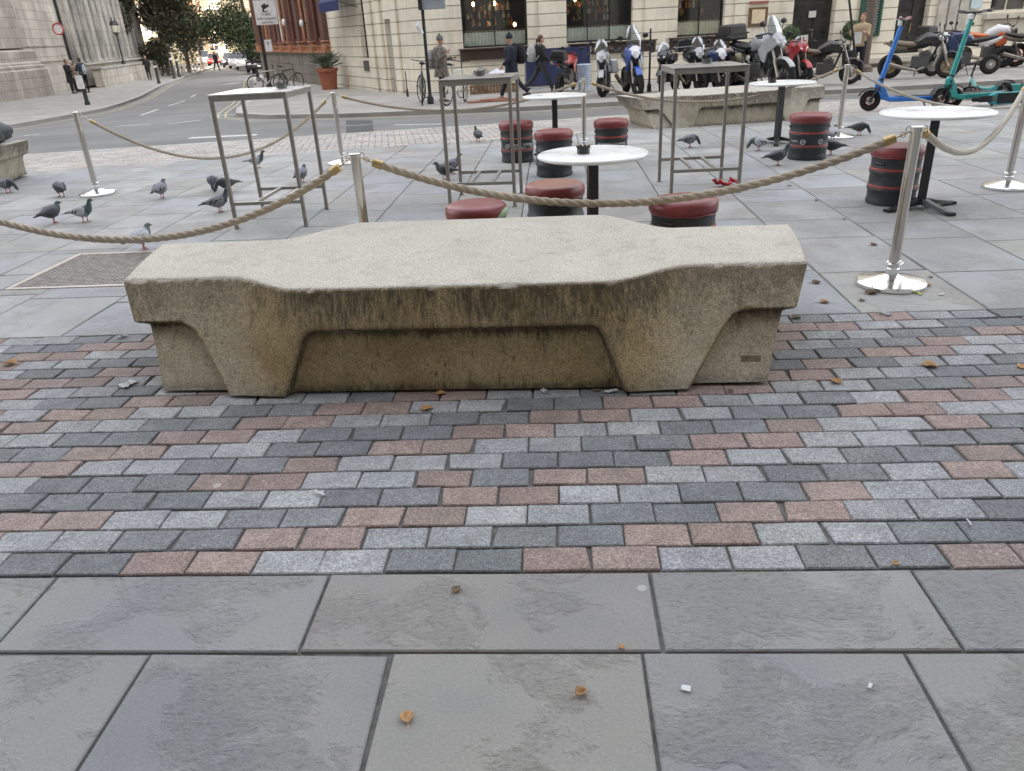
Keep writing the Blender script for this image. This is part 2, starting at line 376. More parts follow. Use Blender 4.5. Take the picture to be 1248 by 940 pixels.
def text_tris(txt, size, thick=.002):        # flat lettering as mesh data in the xz plane, centred
    cu = bpy.data.curves.new('t', 'FONT'); cu.body = txt; cu.size = size; cu.align_x = 'CENTER'; cu.align_y = 'CENTER'; cu.extrude = thick
    cu.resolution_u = 2; o = bpy.data.objects.new('t', cu); C.objects.link(o)
    bpy.context.view_layer.update()
    me = bpy.data.meshes.new_from_object(o); vs = [q.co.copy() for q in me.vertices]; fs = [tuple(q.vertices) for q in me.polygons]
    bpy.data.objects.remove(o); bpy.data.curves.remove(cu); bpy.data.meshes.remove(me)
    return vs, fs
def wall_uv(o):        # world-sized uv on upright walls: along the wall and up
    me = o.data; uv = me.uv_layers.new(name='UVMap')
    for pl in me.polygons:
        n = pl.normal
        for li in pl.loop_indices:
            co = me.vertices[me.loops[li].vertex_index].co
            if abs(n.z) > .7: uv.data[li].uv = (co.x, co.y)
            else:
                t = Vector((-n.y, n.x, 0)).normalized(); uv.data[li].uv = (co.dot(t), co.z)
    return o
# ---------------------------------------------------------------- ground sheets
def clip(poly, y, keep_low):
    out = []
    for i, a in enumerate(poly):
        b_ = poly[(i+1) % len(poly)]
        ina = a[1] <= y if keep_low else a[1] >= y; inb = b_[1] <= y if keep_low else b_[1] >= y
        if ina: out.append(a)
        if ina != inb:
            t = (y-a[1])/(b_[1]-a[1]); out.append((a[0]+(b_[0]-a[0])*t, y))
    return out
def sheet(name, poly, off, mt, kerb=0., kind='structure', build=True, mb=None, label=None):
    mb = mb or MB(); br = [-1e4, 9, 30, 130, 1e4]
    for lo, hi in zip(br, br[1:]):
        q = clip(clip(poly, hi, True), lo, False)
        if len(q) >= 3:
            bm = [Vector((x, y, gz(y)+off)) for x, y in q]
            mb.add(bm, [tuple(range(len(bm)))])
            if kerb:
                n = len(bm); lowv = [v_ - Vector((0, 0, kerb)) for v_ in bm]
                mb.add(bm+lowv, [(j, (j+1) % n, n+(j+1) % n, n+j) for j in range(n)])
    if not build: return mb
    # concave outlines need real triangles
    me = bpy.data.meshes.new(name); me.from_pydata([tuple(q) for q in mb.v], [], mb.f)
    bm_ = bmesh.new(); bm_.from_mesh(me); bmesh.ops.triangulate(bm_, faces=bm_.faces, ngon_method='EAR_CLIP')
    for f in bm_.faces:
        if f.normal.z < -.01: f.normal_flip()
    bm_.to_mesh(me); bm_.free(); me.materials.append(mt)
    o = bpy.data.objects.new(name, me); C.objects.link(o); o['kind'] = kind
    return o
def yk(x): return 15.2+.21*x
def densify(poly, st=6.):
    out = []
    for i, a in enumerate(poly):
        b_ = poly[(i+1) % len(poly)]; n = max(1, int(math.dist(a, b_)/st))
        out += [(a[0]+(b_[0]-a[0])*k/n, a[1]+(b_[1]-a[1])*k/n) for k in range(n)]
    return out
M_EARTH = mat('distant_ground', (.14, .135, .125), .9, var=.3, scale=.3)
sheet('ground', [(-700, -60), (700, -60), (700, 1200), (-700, 1200)], -.22, M_EARTH)
sheet('road', [(-90, yk(-20)-16), (-20, yk(-20)-1), (60, yk(60)-1), (60, 60), (0, 200), (-90, 200)], -.09, M_ASPH)
M_PAVE = mat('far_pavement', (.34, .325, .30), .85, var=.2, scale=1.5, bump=.4, bscale=18)
LK = [(-90, 2), (-30, 13.5), (-19, 17.3), (-15.6, 19.3), (-14.7, 20.6), (-15.0, 23.6), (-15.5, 27), (-18, 34.5), (-23.8, 49), (-29.7, 66), (-52, 130), (-90, 130)]
sheet('left_pavement', LK, 0, M_PAVE, kerb=.12)
RK = [(60, 25), (60, 130), (-46, 130), (-41, 108), (-24.8, 70), (-20.5, 58), (-18.6, 50), (-13.7, 36.7), (-10.6, 27.5), (-9.3, 23.2), (-8.6, 21.4), (-7.3, 20.1), (-5, 19.3), (-.6, 18.8), (7.2, 19.6), (11, 20)]
sheet('right_pavement', RK, 0, M_PAVE, kerb=.12)
KERBM = mat('kerb_granite', (.42, .40, .37), .75, var=.2, scale=9, bump=.3)
def kerbline(name, pts, w_, off, mt, h=.004):
    mb = MB()
    for a, b_ in zip(pts, pts[1:]):
        n = max(1, int(math.dist(a, b_)/3)); d = Vector((b_[0]-a[0], b_[1]-a[1])).normalized(); s_ = Vector((-d.y, d.x))*w_/2
        for k in range(n):
            p0 = Vector((a[0]+(b_[0]-a[0])*k/n, a[1]+(b_[1]-a[1])*k/n)); p1 = Vector((a[0]+(b_[0]-a[0])*(k+1)/n, a[1]+(b_[1]-a[1])*(k+1)/n))
            mb.add([(*(p0-s_), gz(p0.y)+off), (*(p1-s_), gz(p1.y)+off), (*(p1+s_), gz(p1.y)+off), (*(p0+s_), gz(p0.y)+off)], [(0, 1, 2, 3)])
    o = mb.build(name, mt, fixn=False, smooth=0); o['kind'] = 'structure'; return o
def inset(pts, d):      # shift a kerb line sideways so its stones lie on the pavement
    out = []
    for i, q in enumerate(pts):
        a = Vector(pts[max(i-1, 0)]); b_ = Vector(pts[min(i+1, len(pts)-1)]); t = (b_-a).normalized(); out.append((q[0]-t.y*d, q[1]+t.x*d))
    return out
kerbline('left_kerb', inset(LK[1:11], .1), .2, .005, KERBM)
kerbline('right_kerb', inset(RK[3:], .1), .2, .005, KERBM)
YEL = mat('yellow_road_paint', (.42, .38, .24), .7, var=.25, scale=12)
WHT = mat('white_road_paint', (.62, .62, .60), .7, var=.3, scale=10)
for d in (-.3, -.5):
    kerbline('yellow_line', inset(RK[5:], d), .07, -.086, YEL)
    kerbline('yellow_line', inset(LK[2:10], d), .07, -.086, YEL)
def paint(pts, w_=.1): kerbline('road_marking', pts, w_, -.085, WHT)
for a, b_ in [((171, 137), (192, 130)), ((205, 126), (225, 120)), ((232, 116), (238, 113)), ((140, 150), (182, 147)), ((205, 147), (245, 142)), ((28, 161), (46, 159)), ((255, 139), (300, 134)), ((480, 147), (540, 146)), ((1000, 118), (1090, 114))]:
    A_, B_ = on_ground(*a), on_ground(*b_); paint([A_.xy[:], B_.xy[:]], .09)
A_, B_ = on_ground(230, 163), on_ground(312, 159); paint([A_.xy[:], B_.xy[:]], .22)
A_, B_ = on_ground(275, 101), on_ground(292, 99); paint([A_.xy[:], B_.xy[:]], .6)
# cover set in the road
cq = [on_ground(*q).xy[:] for q in [(421, 158), (455, 157), (453, 142), (421, 142)]]
sheet('road_patch', cq, -.084, mat('dark_asphalt_patch', (.07, .07, .072), .75, var=.2, scale=8))
A_, B_ = on_ground(421, 149), on_ground(453, 147); kerbline('cover_seam', [A_.xy[:], B_.xy[:]], .05, -.078, WHT)

# ---------------------------------------------------------------- near paving: slabs and setts, every stone modelled
rs = random.Random(4)
def paver(mb, x0, x1, y0, y1, col, j=.004, dz=0., b=.004, jit=.0, deep=.014, M=None):
    cx, cy = (x0+x1)/2, (y0+y1)/2; hx, hy = (x1-x0)/2-j, (y1-y0)/2-j
    tx, ty = rs.uniform(-1, 1)*jit, rs.uniform(-1, 1)*jit; rz = rs.uniform(-1, 1)*jit*2
    cj = [(rs.uniform(0, .0022), rs.uniform(0, .0018)) if rs.random() > .06 else (rs.uniform(.008, .016), rs.uniform(.003, .01)) for _ in range(4)]      # worn corners
    vs = []
    for (ex, zz) in ((0, -deep), (0, -b), (b, 0)):
        for (sx, sy), (jx, jy) in zip(((-1, -1), (1, -1), (1, 1), (-1, 1)), cj):
            lx, ly = sx*(hx-ex-jx), sy*(hy-ex-jy); px, py = cx+lx-ly*rz, cy+ly+lx*rz
            if M: px, py = M(px, py)
            vs.append((px, py, gz(py)+zz+dz+lx*tx+ly*ty))
    fs = [(8, 9, 10, 11)] + [(k*4+i, k*4+(i+1) % 4, k*4+4+(i+1) % 4, k*4+4+i) for k in (0, 1) for i in range(4)]
    mb.add(vs, fs, col)
PINK = (.255, .195, .175); LIGHT = (.285, .292, .30); DARK = (.165, .172, .18)
def vary(c, a=.1): k = 1+rs.uniform(-a, a); return tuple(v_*k*(1+rs.uniform(-.015, .015)) for v_ in c)
PL, PW = .2132, .1194
Y_NEAR = 1.848; NR = 18
XP = -.126                 # left side of a pink pair in the first row
def sett_col(i, r):
    k = i % 6
    c = (PINK, PINK, LIGHT, LIGHT, DARK, DARK)[k]
    if rs.random() < .10: c = rs.choice((PINK, LIGHT, DARK))
    return vary(c, .13)
mb = MB()
for r in range(NR):
    y0 = Y_NEAR + r*PW; sh = XP + 1.5*r*PL + rs.uniform(-.008, .008)
    i0 = int((-6.5-sh)/PL)-1; i1 = int((5.5-sh)/PL)+1
    ex = 0.
    for i in range(i0, i1):
        paver(mb, sh+i*PL+rs.uniform(-.003, .003), sh+(i+1)*PL+rs.uniform(-.003, .003), y0+rs.uniform(-.002, .002), y0+PW+rs.uniform(-.002, .002), sett_col(i, r), j=.0024, dz=rs.uniform(-.002, .002), jit=.012, b=.004)
o = mb.build('sett_paving', M_SETT, smooth=0, fixn=False); o['kind'] = 'structure'
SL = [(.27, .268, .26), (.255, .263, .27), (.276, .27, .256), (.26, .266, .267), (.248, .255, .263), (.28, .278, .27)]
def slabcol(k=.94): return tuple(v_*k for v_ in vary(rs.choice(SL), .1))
mb = MB()
ya, yb, yc = Y_NEAR-.004, 1.517, 1.19
xs = [-5.2, -4.4, -3.6, -2.95, -2.3, -1.605, -.725, .256, 1.022, 1.9, 2.7, 3.5, 4.4]
for a, b_ in zip(xs, xs[1:]): paver(mb, a, b_, yb, ya, slabcol(), jit=.002)
xs = [-5.2, -4.3, -3.5, -2.7, -1.9, -1.137, -.466, .2, .87, 1.6, 2.4, 3.2, 4.2]
for a, b_ in zip(xs, xs[1:]): paver(mb, a, b_, .9, yb, slabcol(), jit=.002)
yy = .9
while yy > -4:
    x = -6+rs.uniform(0, .6)
    while x < 5.5:
        L_ = rs.uniform(.6, 1.0); paver(mb, x, x+L_, yy-.6, yy, slabcol(), jit=.002); x += L_
    yy -= .6
y_far0 = Y_NEAR+NR*PW+.004
cols = [-.3-.653*k for k in range(22, 0, -1)] + [-.3, .36, .985, 1.66, 2.335, 2.99] + [2.99+.65*k for k in range(1, 20)]
cols = [-3.58 if abs(c-(-3.565)) < .05 else c for c in cols]
grate = (-3.93, -2.95, 4.97, 5.93)
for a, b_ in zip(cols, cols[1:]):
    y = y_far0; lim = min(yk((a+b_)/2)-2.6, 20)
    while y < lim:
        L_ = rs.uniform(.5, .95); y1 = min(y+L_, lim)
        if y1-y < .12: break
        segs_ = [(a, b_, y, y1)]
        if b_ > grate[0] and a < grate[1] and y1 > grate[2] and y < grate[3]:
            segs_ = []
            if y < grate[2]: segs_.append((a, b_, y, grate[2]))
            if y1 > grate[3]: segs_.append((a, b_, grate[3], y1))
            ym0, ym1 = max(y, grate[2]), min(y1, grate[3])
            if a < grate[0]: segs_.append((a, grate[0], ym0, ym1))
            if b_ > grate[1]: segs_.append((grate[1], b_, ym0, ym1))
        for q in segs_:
            if q[1]-q[0] > .03 and q[3]-q[2] > .03: paver(mb, *q, slabcol(1.42), jit=.0015, j=.004)  # lighter tone paints the plaza's brighter light against the shaded near slabs
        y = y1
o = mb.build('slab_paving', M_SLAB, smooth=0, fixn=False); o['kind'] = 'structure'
# strip of setts along the kerb
ka = math.atan(.21); ck, sk = math.cos(ka), math.sin(ka)
def KM(u, v_): return (u*ck - v_*sk, 15.2 + u*sk + v_*ck)
mb = MB()
FARS = [(.46, .42, .38), (.42, .40, .38), (.48, .45, .41), (.40, .39, .37), (.44, .38, .34)]
for r in range(20):
    v0 = -2.62+r*.12; x = -14+(r % 2)*.11
    while x < 14:
        paver(mb, x, x+.21, v0, v0+.12, vary(rs.choice(FARS), .12), j=.004, jit=.008, dz=.002, M=KM); x += .213
o = mb.build('kerbside_sett_paving', M_SETT, smooth=0, fixn=False); o['kind'] = 'structure'
mb = MB(); x = -14
while x < 14:
    paver(mb, x, x+.9, -.21, 0, vary((.46, .44, .40), .08), j=.003, dz=.004, deep=.12, M=KM); x += .9
o = mb.build('near_kerb', M_SETT, smooth=0, fixn=False); o['kind'] = 'structure'
sheet('paving_bed', densify([(-14, -4), (14, -4), (14, yk(14)-.02), (-14, yk(-14)-.02)]), -.0105, DARKM)

# ---------------------------------------------------------------- access cover in the paving
gt = thing('access_cover', 'pale metal two-leaf access cover with raised tread set in the slabs', 'access cover', ((grate[0]+grate[1])/2, (grate[2]+grate[3])/2, 0))
GX, GY = (grate[1]-grate[0])/2-.006, (grate[3]-grate[2])/2-.006
RUST = mat('worn_cover_metal', (.33, .30, .27), .6, .35, .3, 14, bump=.3)
FRM = mat('cover_frame_metal', (.50, .44, .38), .5, .4, .2, 20)
mb = MB()
for (cx, cy, sx, sy) in ((0, -GY+.02, 2*GX, .04), (0, GY-.02, 2*GX, .04), (-GX+.02, 0, .04, 2*GY-.08), (GX-.02, 0, .04, 2*GY-.08)):
    mb.box((cx, cy, -.004), (sx, sy, .012))
mb.build('cover_frame', FRM, gt)
for k in (-1, 1):
    mb = MB(); w_ = GX-.04
    mb.box((k*(w_/2+.002), 0, -.008), (w_-.008, 2*GY-.084, .012))
    nx, ny = 13, 24
    for i in range(nx):
        for j_ in range(ny):
            mb.box((k*(w_/2+.002)+(i-(nx-1)/2)*w_/nx*.97, (j_-(ny-1)/2)*(2*GY-.1)/ny, 0), (.022, .012, .006), rz=(.6 if (i+j_) % 2 else -.6))
    mb.build('cover_leaf', RUST, gt, smooth=0)

# ---------------------------------------------------------------- concrete benches
def sstep(a, b_, x):
    t = min(max((x-a)/(b_-a), 0), 1); return t*t*(3-2*t)
def smin(a, b_, k):
    h = max(k-abs(a-b_), 0)/k; return min(a, b_)-h*h*k*.25
BH, RIM = .48, .302
def bench_mask(x, z):
    ax = abs(x)
    wm = .675+.115*(1-z/RIM); d1 = smin(wm-ax, RIM-z, .055)
    we = 1.055+.215*(z/RIM); d2 = smin(ax-we, RIM-z, .07)
    return max(sstep(0, .045, d1), sstep(0, .035, d2))
def splay(q):        # the casting is a little longer at its back than at its front
    s_ = sstep(1.15, 1.58, abs(q.x))*(max(q.z, 0)/.48)**1.5*(.12+.085*min(max(q.y/.385, -1), 1)); q.x += math.copysign(s_, q.x)*(.62 if q.x > 0 else 1.); return q
def bench_mesh():
    NX, NE = 271, 13; mb = MB(); rows = []; shade_grime = []
    zs = [BH*k/46 for k in range(46)] ; zs = [z for z in zs if z < BH-.016] + [BH-.013, BH-.006, BH-.0015, BH-.0002]
    ins = {BH-.013: .0, BH-.006: .003, BH-.0015: .008, BH-.0002: .016}
    chips = [(.26, .035, .014), (-.62, .02, .008), (-1.52, .03, .012), (.72, .02, .007), (1.2, .018, .006), (-.05, .015, .005)]
    rc = random.Random(12); chips += [(rc.uniform(-1.5, 1.5), rc.uniform(.004, .016), rc.uniform(.002, .007)) for _ in range(46)]
    def xe(z): return 1.455+(1.585-1.455)*z/BH - .04*sstep(0, .03, RIM-z)
    def half(x, z, side):
        t = z/BH; r = sstep(.68, 1.10, abs(x)); tm = .615 if side < 0 else .67; topw = tm+((.395 if side < 0 else .30)-tm)*r; bot = .735-.03*r
        o_ = bot+(topw-bot)*t**.9
        return o_-.06*bench_mask(x, z)
    for z in zs:
        row = []; g = []
        ie = ins.get(z, 0); X = xe(z)-ie
        def wob(x, y):
            return noise.noise(Vector((x*3, y*3, z*3)))*.003+noise.noise(Vector((x*14, y*14, z*14)))*.0012
        xsx = [X*(2*i/(NX-1)-1) for i in range(NX)]
        for side in (-1, 1):
            seq = xsx if side < 0 else xsx[::-1]
            for x in seq:
                h = half(x, z, side)-ie
                if z > BH-.02 and side < 0:
                    for (c0, wd, dp) in chips: h -= dp*math.exp(-((x-c0)/wd)**2)*(1 if z > BH-.01 else .6)
                h += wob(x, side)
                row.append(splay(Vector((x, side*h, z+wob(x+5, side)*.4))))
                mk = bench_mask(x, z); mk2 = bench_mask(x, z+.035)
                e_ = 4*mk*(1-mk)*.75 if z < RIM+.01 else 0  # shade painted along the recess edges and under the rim
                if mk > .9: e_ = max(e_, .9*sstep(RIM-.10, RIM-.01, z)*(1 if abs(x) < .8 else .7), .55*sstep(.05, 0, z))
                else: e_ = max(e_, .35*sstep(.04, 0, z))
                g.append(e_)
            y0, y1 = side*(half(X, z, side)-ie), -side*(half(X, z, -side)-ie)
            for k in range(1, NE+1):
                sx = (1 if side < 0 else -1)*X; bul = .012*math.sin(PI*k/(NE+1))
                row.append(splay(Vector((sx*(1+bul/1.5), y0+(y1-y0)*k/(NE+1), z)))); g.append(.25*sstep(.05, 0, z))
        rows.append(row); shade_grime.append(g)
    n = len(rows[0]); V = [q for r in rows for q in r]; G_ = [q for g in shade_grime for q in g]
    Fs = [(i*n+j, i*n+(j+1) % n, (i+1)*n+(j+1) % n, (i+1)*n+j) for i in range(len(rows)-1) for j in range(n)]
    top = (len(rows)-1)*n
    # top cap grid
    idx = [[None]*(NE+2) for _ in range(NX)]
    for i in range(NX):
        idx[i][0] = top+i; idx[i][NE+1] = top+NX+NE+(NX-1-i)
    for k in range(1, NE+1):
        idx[NX-1][k] = top+NX+k-1; idx[0][k] = top+2*NX+NE+(NE-k)
    for i in range(1, NX-1):
        for k in range(1, NE+1):
            a, b_ = V[idx[i][0]], V[idx[i][NE+1]]; q = a+(b_-a)*k/(NE+1); q.z = BH+noise.noise(q*2.2)*.002
            idx[i][k] = len(V); V.append(q); G_.append(0.)
    for i in range(NX-1):
        for k in range(NE+1): Fs.append((idx[i][k], idx[i+1][k], idx[i+1][k+1], idx[i][k+1]))
    mb.add(V, Fs); return mb, G_
bmb, bg_ = bench_mesh()
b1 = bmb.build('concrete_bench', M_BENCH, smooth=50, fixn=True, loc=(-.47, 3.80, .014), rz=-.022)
at = b1.data.attributes.new('shade_grime', 'FLOAT', 'POINT'); at.data.foreach_set('value', bg_)
tag(b1, 'long weathered concrete bench standing alone on the coloured setts in the foreground', 'bench', 'concrete benches')
e2 = b1.copy(); C.objects.link(e2); e2.material_slots[0].link = 'OBJECT'; e2.material_slots[0].material = M_BENCH2; e2.location = (2.85, 13.72, gz(13.7)+.002); e2.rotation_euler.z = .215
e2['label'] = 'pale concrete bench far across the square in front of the parked motorcycles'
e3 = b1.copy(); C.objects.link(e3); e3.material_slots[0].link = 'OBJECT'; e3.material_slots[0].material = M_BENCH2; e3.location = (-8.58, 9.55, .001); e3.rotation_euler.z = .20
e3['label'] = 'concrete bench cut off by the left edge with dark bags lying on top'
bp_ = MB(); bp_.box((0, 0, -.008), (2.72, 1.20, .02)); bp_.build('base_pad', DARKM, b1)
pq = MB(); pq.box((0, 0, 0), (.085, .006, .03))
# small cast plate low on the right end panel
o = pq.build('cast_plate', mat('dull_bronze', (.27, .22, .14), .6, .3, .3, 40, bump=.5), b1, loc=(1.33, -.655, .12)); o.rotation_euler.x = -.1

# ---------------------------------------------------------------- barrier posts and ropes
def make_post(h, label, loc, near=True):
    t = thing('barrier_post', label, 'barrier post', loc, 0, 'steel rope barrier posts')
    n = 40
    mb = MB(); mb.lathe([(.19, 0), (.196, .004), (.196, .022), (.188, .030), (.14, .043), (.08, .057), (.035, .066), (.02, .068)], n); mb.build('base', CHROME, t, smooth=25)
    mb = MB(); mb.cyl((0, 0, .06), (0, 0, h-.03), .0305, n=24); mb.build('pole', POLE, t)
    mb = MB(); mb.lathe([(.031, .065), (.036, .066), (.036, .10), (.033, .104), (.031, .105)], 24)
    mb.tube([(.044*math.cos(a*PI/12)+.004, .044*math.sin(a*PI/12), .135+.003*math.cos(a*PI/12)) for a in range(24)], .0035, 6, closed=True); mb.build('collar', CHROME, t)
    mb = MB(); mb.lathe([(.0305, h-.032), (.033, h-.03), (.033, h-.006), (.037, h-.004), (.037, h), (.028, h+.004), (.001, h+.005)], 24)
    for a in (0, PI):
        mb.tube([(math.cos(a)*(.042+.015*math.cos(q*PI/6)), .0, h-.012+.015*math.sin(q*PI/6)) for q in range(12)], .003, 6, closed=True)
    mb.build('head', POLE, t)
    return t
make_post(.86, 'polished steel rope post standing right behind the middle of the foreground bench', (-1.21, 4.72, 0))
make_post(.905, 'nearest polished steel post with a round chrome base, right of the foreground bench', (2.0, 4.48, 0))
make_post(.90, 'steel rope post at the left, between the pigeons and the road', (-5.27, 8.62, 0))
make_post(.89, 'slim steel post behind the left tall table, two ropes meeting on top', (-2.82, 10.3, gz(10.3)))
make_post(.89, 'slim steel post behind the round table with the black pot, before the motorcycles', (.41, 10.75, gz(10.75)))
make_post(.90, 'steel rope post beside the keg with round emblems, near the blue scooter', (3.80, 10.78, gz(10.78)))
make_post(.90, 'steel rope post at the right edge of the picture, right of the black keg seat', (4.03, 7.08, 0))
make_post(.86, 'steel rope post outside the picture on the left, holding the nearest rope', (-4.45, 4.9, 0))
make_post(.90, 'steel rope post outside the picture on the right beyond the scooters', (6.8, 9.5, gz(9.5)))
def rope_mat(name, c1, c2):
    m, nt, b = nt_of(name); N = nt.nodes; L = nt.links; v = N.new('ShaderNodeTexCoord').outputs['Object']
    col = ramp(N, L, nzn(N, L, v, 160, 4, .8), [(.3, c1), (.7, c2)])
    col = mixc(N, L, ramp(N, L, nzn(N, L, v, 3, 4), [(.45, (0,)*3), (.7, (.35,)*3)]), col, tuple(x*.55 for x in c1))
    L.new(col, b.inputs['Base Color']); b.inputs['Roughness'].default_value = .9; b.inputs['Specular IOR Level'].default_value = .15
    L.new(bumpn(N, L, nzn(N, L, v, 260, 3, .8), .9, .002), b.inputs['Normal']); return m
ROPE = rope_mat('hemp_rope', (.36, .30, .23), (.62, .54, .44)); ROPE_W = rope_mat('bleached_rope', (.50, .46, .38), (.76, .72, .64))
BRASSD = mat('dark_brass', (.50, .38, .18), .4, 1., .2, 60, bump=.3, bscale=100)
def rope(A, B, sag, label, mt, r=.0145, pitch=.085, step=.011, cap=True, group='twisted ropes of the barrier', skew=0.):
    A, B = Vector(A), Vector(B); root = thing('barrier_rope', label, 'rope', (A+B)/2, 0, group); O = (A+B)/2
    L_ = (B-A).length*1.04; n = int(L_/step)
    dxy = (B-A).normalized()
    def P(t):
        u = t**(1+skew); q = A+(B-A)*t; q = q - Vector((0, 0, sag*4*u*(1-u))); return q
    c0 = .09/L_ ; lo, hi = c0, 1-c0
    pts = [P(lo+(hi-lo)*i/n)-O for i in range(n+1)]
    mb = MB(); dist = 0
    up = Vector((0, 0, 1))
    strands = [[], [], []]
    for i, q in enumerate(pts):
        t = (pts[min(i+1, n)]-pts[max(i-1, 0)]).normalized(); sd_ = t.cross(up).normalized(); u2 = sd_.cross(t)
        if i: dist += (q-pts[i-1]).length
        for k in range(3):
            a = 2*PI*(dist/pitch+k/3); strands[k].append(q+(u2*math.cos(a)+sd_*math.sin(a))*r*.52)
    for s_ in strands: mb.tube(s_, r*.62, 8)
    mb.build('rope', mt, root, smooth=60)
    for a, b_, c_ in ((pts[0], pts[1], A-O), (pts[-1], pts[-2], B-O)):
        d = (b_-a).normalized(); mb = MB()
        mb.tube([a-d*.012, a-d*.010, a+d*.028, a+d*.03, a+d*.034, a+d*.05, a+d*.052], [r*.7, r*1.22, r*1.22, r*1.35, r*1.35, r*1.2, r*1.0], 20)
        mb.build('end_cap', BRASS if mt is ROPE_W or r > .018 else BRASSD, root)
        mb = MB(); e = a-d*.012; mid = (e+c_)/2
        mb.tube([e, mid], .004, 8); mb.tube([mid+Vector((0, .0, 0))+(Vector((math.cos(q*PI/5)*dxy.x, math.cos(q*PI/5)*dxy.y, math.sin(q*PI/5))))*.014 for q in range(10)], .003, 6, closed=True)
        mb.tube([mid, c_], .0035, 8); mb.build('hook', BRASS if r > .018 else POLE, root)
    return root
rope((-1.18, 4.72, .835), (1.97, 4.48, .88), .335, 'thick twisted rope sagging over the middle of the foreground bench', ROPE, .0215, .19)
rope((-1.24, 4.72, .835), (-4.42, 4.9, .83), .47, 'thick twisted rope sweeping down to the left edge past the access cover', ROPE, .0215, .19, skew=-.03)
rope((2.03, 4.5, .88), (4.0, 7.06, .87), .32, 'whitish worn rope hanging below the right round table toward the right edge', ROPE_W, .020, .06, skew=.12)
rope((-5.24, 8.65, .87), (-2.85, 10.28, .84), .62, 'twisted rope hanging low behind the left tall table', ROPE, .0165, .15, .016)
rope((-2.79, 10.3, .84), (.38, 10.74, .83), .27, 'rope stretched behind the middle tall table below the walkers', ROPE, .0165, .15, .016)
rope((.44, 10.75, .83), (3.77, 10.78, .85), .34, 'rope hanging across the front of the far concrete bench', ROPE, .0165, .15, .016)
rope((3.83, 10.77, .85), (6.78, 9.51, .85), .52, 'pale rope looping down in front of the blue and teal scooters', ROPE_W, .017, .06, .016)

# ---------------------------------------------------------------- tall square tables
TT = mat('grey_table_top', (.27, .26, .24), .32, .25, .15, 8); TTL = mat('pale_table_top', (.62, .62, .60), .25, .2, .08, 8)
GALV = mat('taupe_powder_coat', (.31, .29, .26), .42, .35, .12, 20)
def tall_table(label, loc, rz, w_, d_, top, H=1.12):
    t = thing('tall_table', label, 'tall table', loc, rz, 'tall square steel tables')
    q = .03
    for sx in (-1, 1):
        for sy in (-1, 1):
            mb = MB(); mb.box((sx*(w_/2-q/2), sy*(d_/2-q/2), (H-.06)/2), (q, q, H-.06)); mb.box((sx*(w_/2-q/2), sy*(d_/2-q/2), .004), (q+.012, q+.012, .008)); mb.build('leg', GALV, t, bevel=.002)
    mb = MB()
    for sx in (-1, 1):
        mb.box((sx*(w_/2-q/2), 0, H-.04), (q, d_, .04)); mb.box((0, sx*(d_/2-q/2), H-.04), (w_-2*q, q, .04))
    mb.build('apron', GALV, t, bevel=.002)
    mb = MB(); mb.box((0, 0, H-.012), (w_+.012, d_+.012, .012)); mb.build('tabletop', top, t, bevel=.003)
    mb = MB()
    for k in range(5):
        for j_ in range(4):
            mb.box(((k-2)*w_*.16, (j_-1.5)*d_*.2, H-.0205), (w_*.11, d_*.05, .003))
    mb.build('underside_slats', BLACKM, t, smooth=0)
    mb = MB(); z = .22
    for sx in (-1, 1): mb.box((0, sx*(d_/2-.015), z), (w_-2*q, .028, .028))
    for sx in (-1, 1): mb.box((sx*w_*.16, 0, z+.001), (.028, d_-.06, .026))
    mb.build('foot_rail', GALV, t, bevel=.002)
    return t
tall_table('tall steel table with a pale shiny top, leftmost, standing among the pigeons', (-2.53, 6.95, 0), .0, .66, .72, TTL, 1.13)
tall_table('middle tall steel table with a grey top beside a stack of black keg seats', (-.66, 7.42, 0), -.06, .64, .66, TT, 1.13)
tall_table('right tall steel table in front of the far concrete bench', (1.40, 7.68, 0), .03, .66, .74, TT, 1.12)
GL = mat('smoky_glass', (.25, .26, .25), .1, 0, .1, 20, trans=.5); BP = mat('black_bakelite', (.025, .025, .028), .3, 0, .2, 20, coat=.3)
def ashtray(label, loc, mt, r=.048, h=.035, notch=False):
    t = thing('ashtray', label, 'ashtray', loc, 0, 'ashtrays on the tables')
    mb = MB(); mb.lathe([(r*.8, 0), (r, .003), (r, h), (r*.86, h), (r*.8, .008), (.001, .006)], 28); mb.build('dish', mt, t)
    mb = MB()
    for k in range(8 if notch else 4):
        a = k*PI/(4 if notch else 2)+.4; mb.box((math.cos(a)*r*.93, math.sin(a)*r*.93, h+.004), (.016, .014, .010), rz=a)
    mb.build('rim_notches', mt, t)
    return t
ashtray('small glass ashtray on the leftmost tall table', (-2.37, 7.02, 1.127), GL)
ashtray('small glass ashtray on the middle tall table', (-.66, 7.45, 1.127), GL)
ashtray('small dark ashtray on the right tall table', (1.46, 7.85, 1.117), GL)

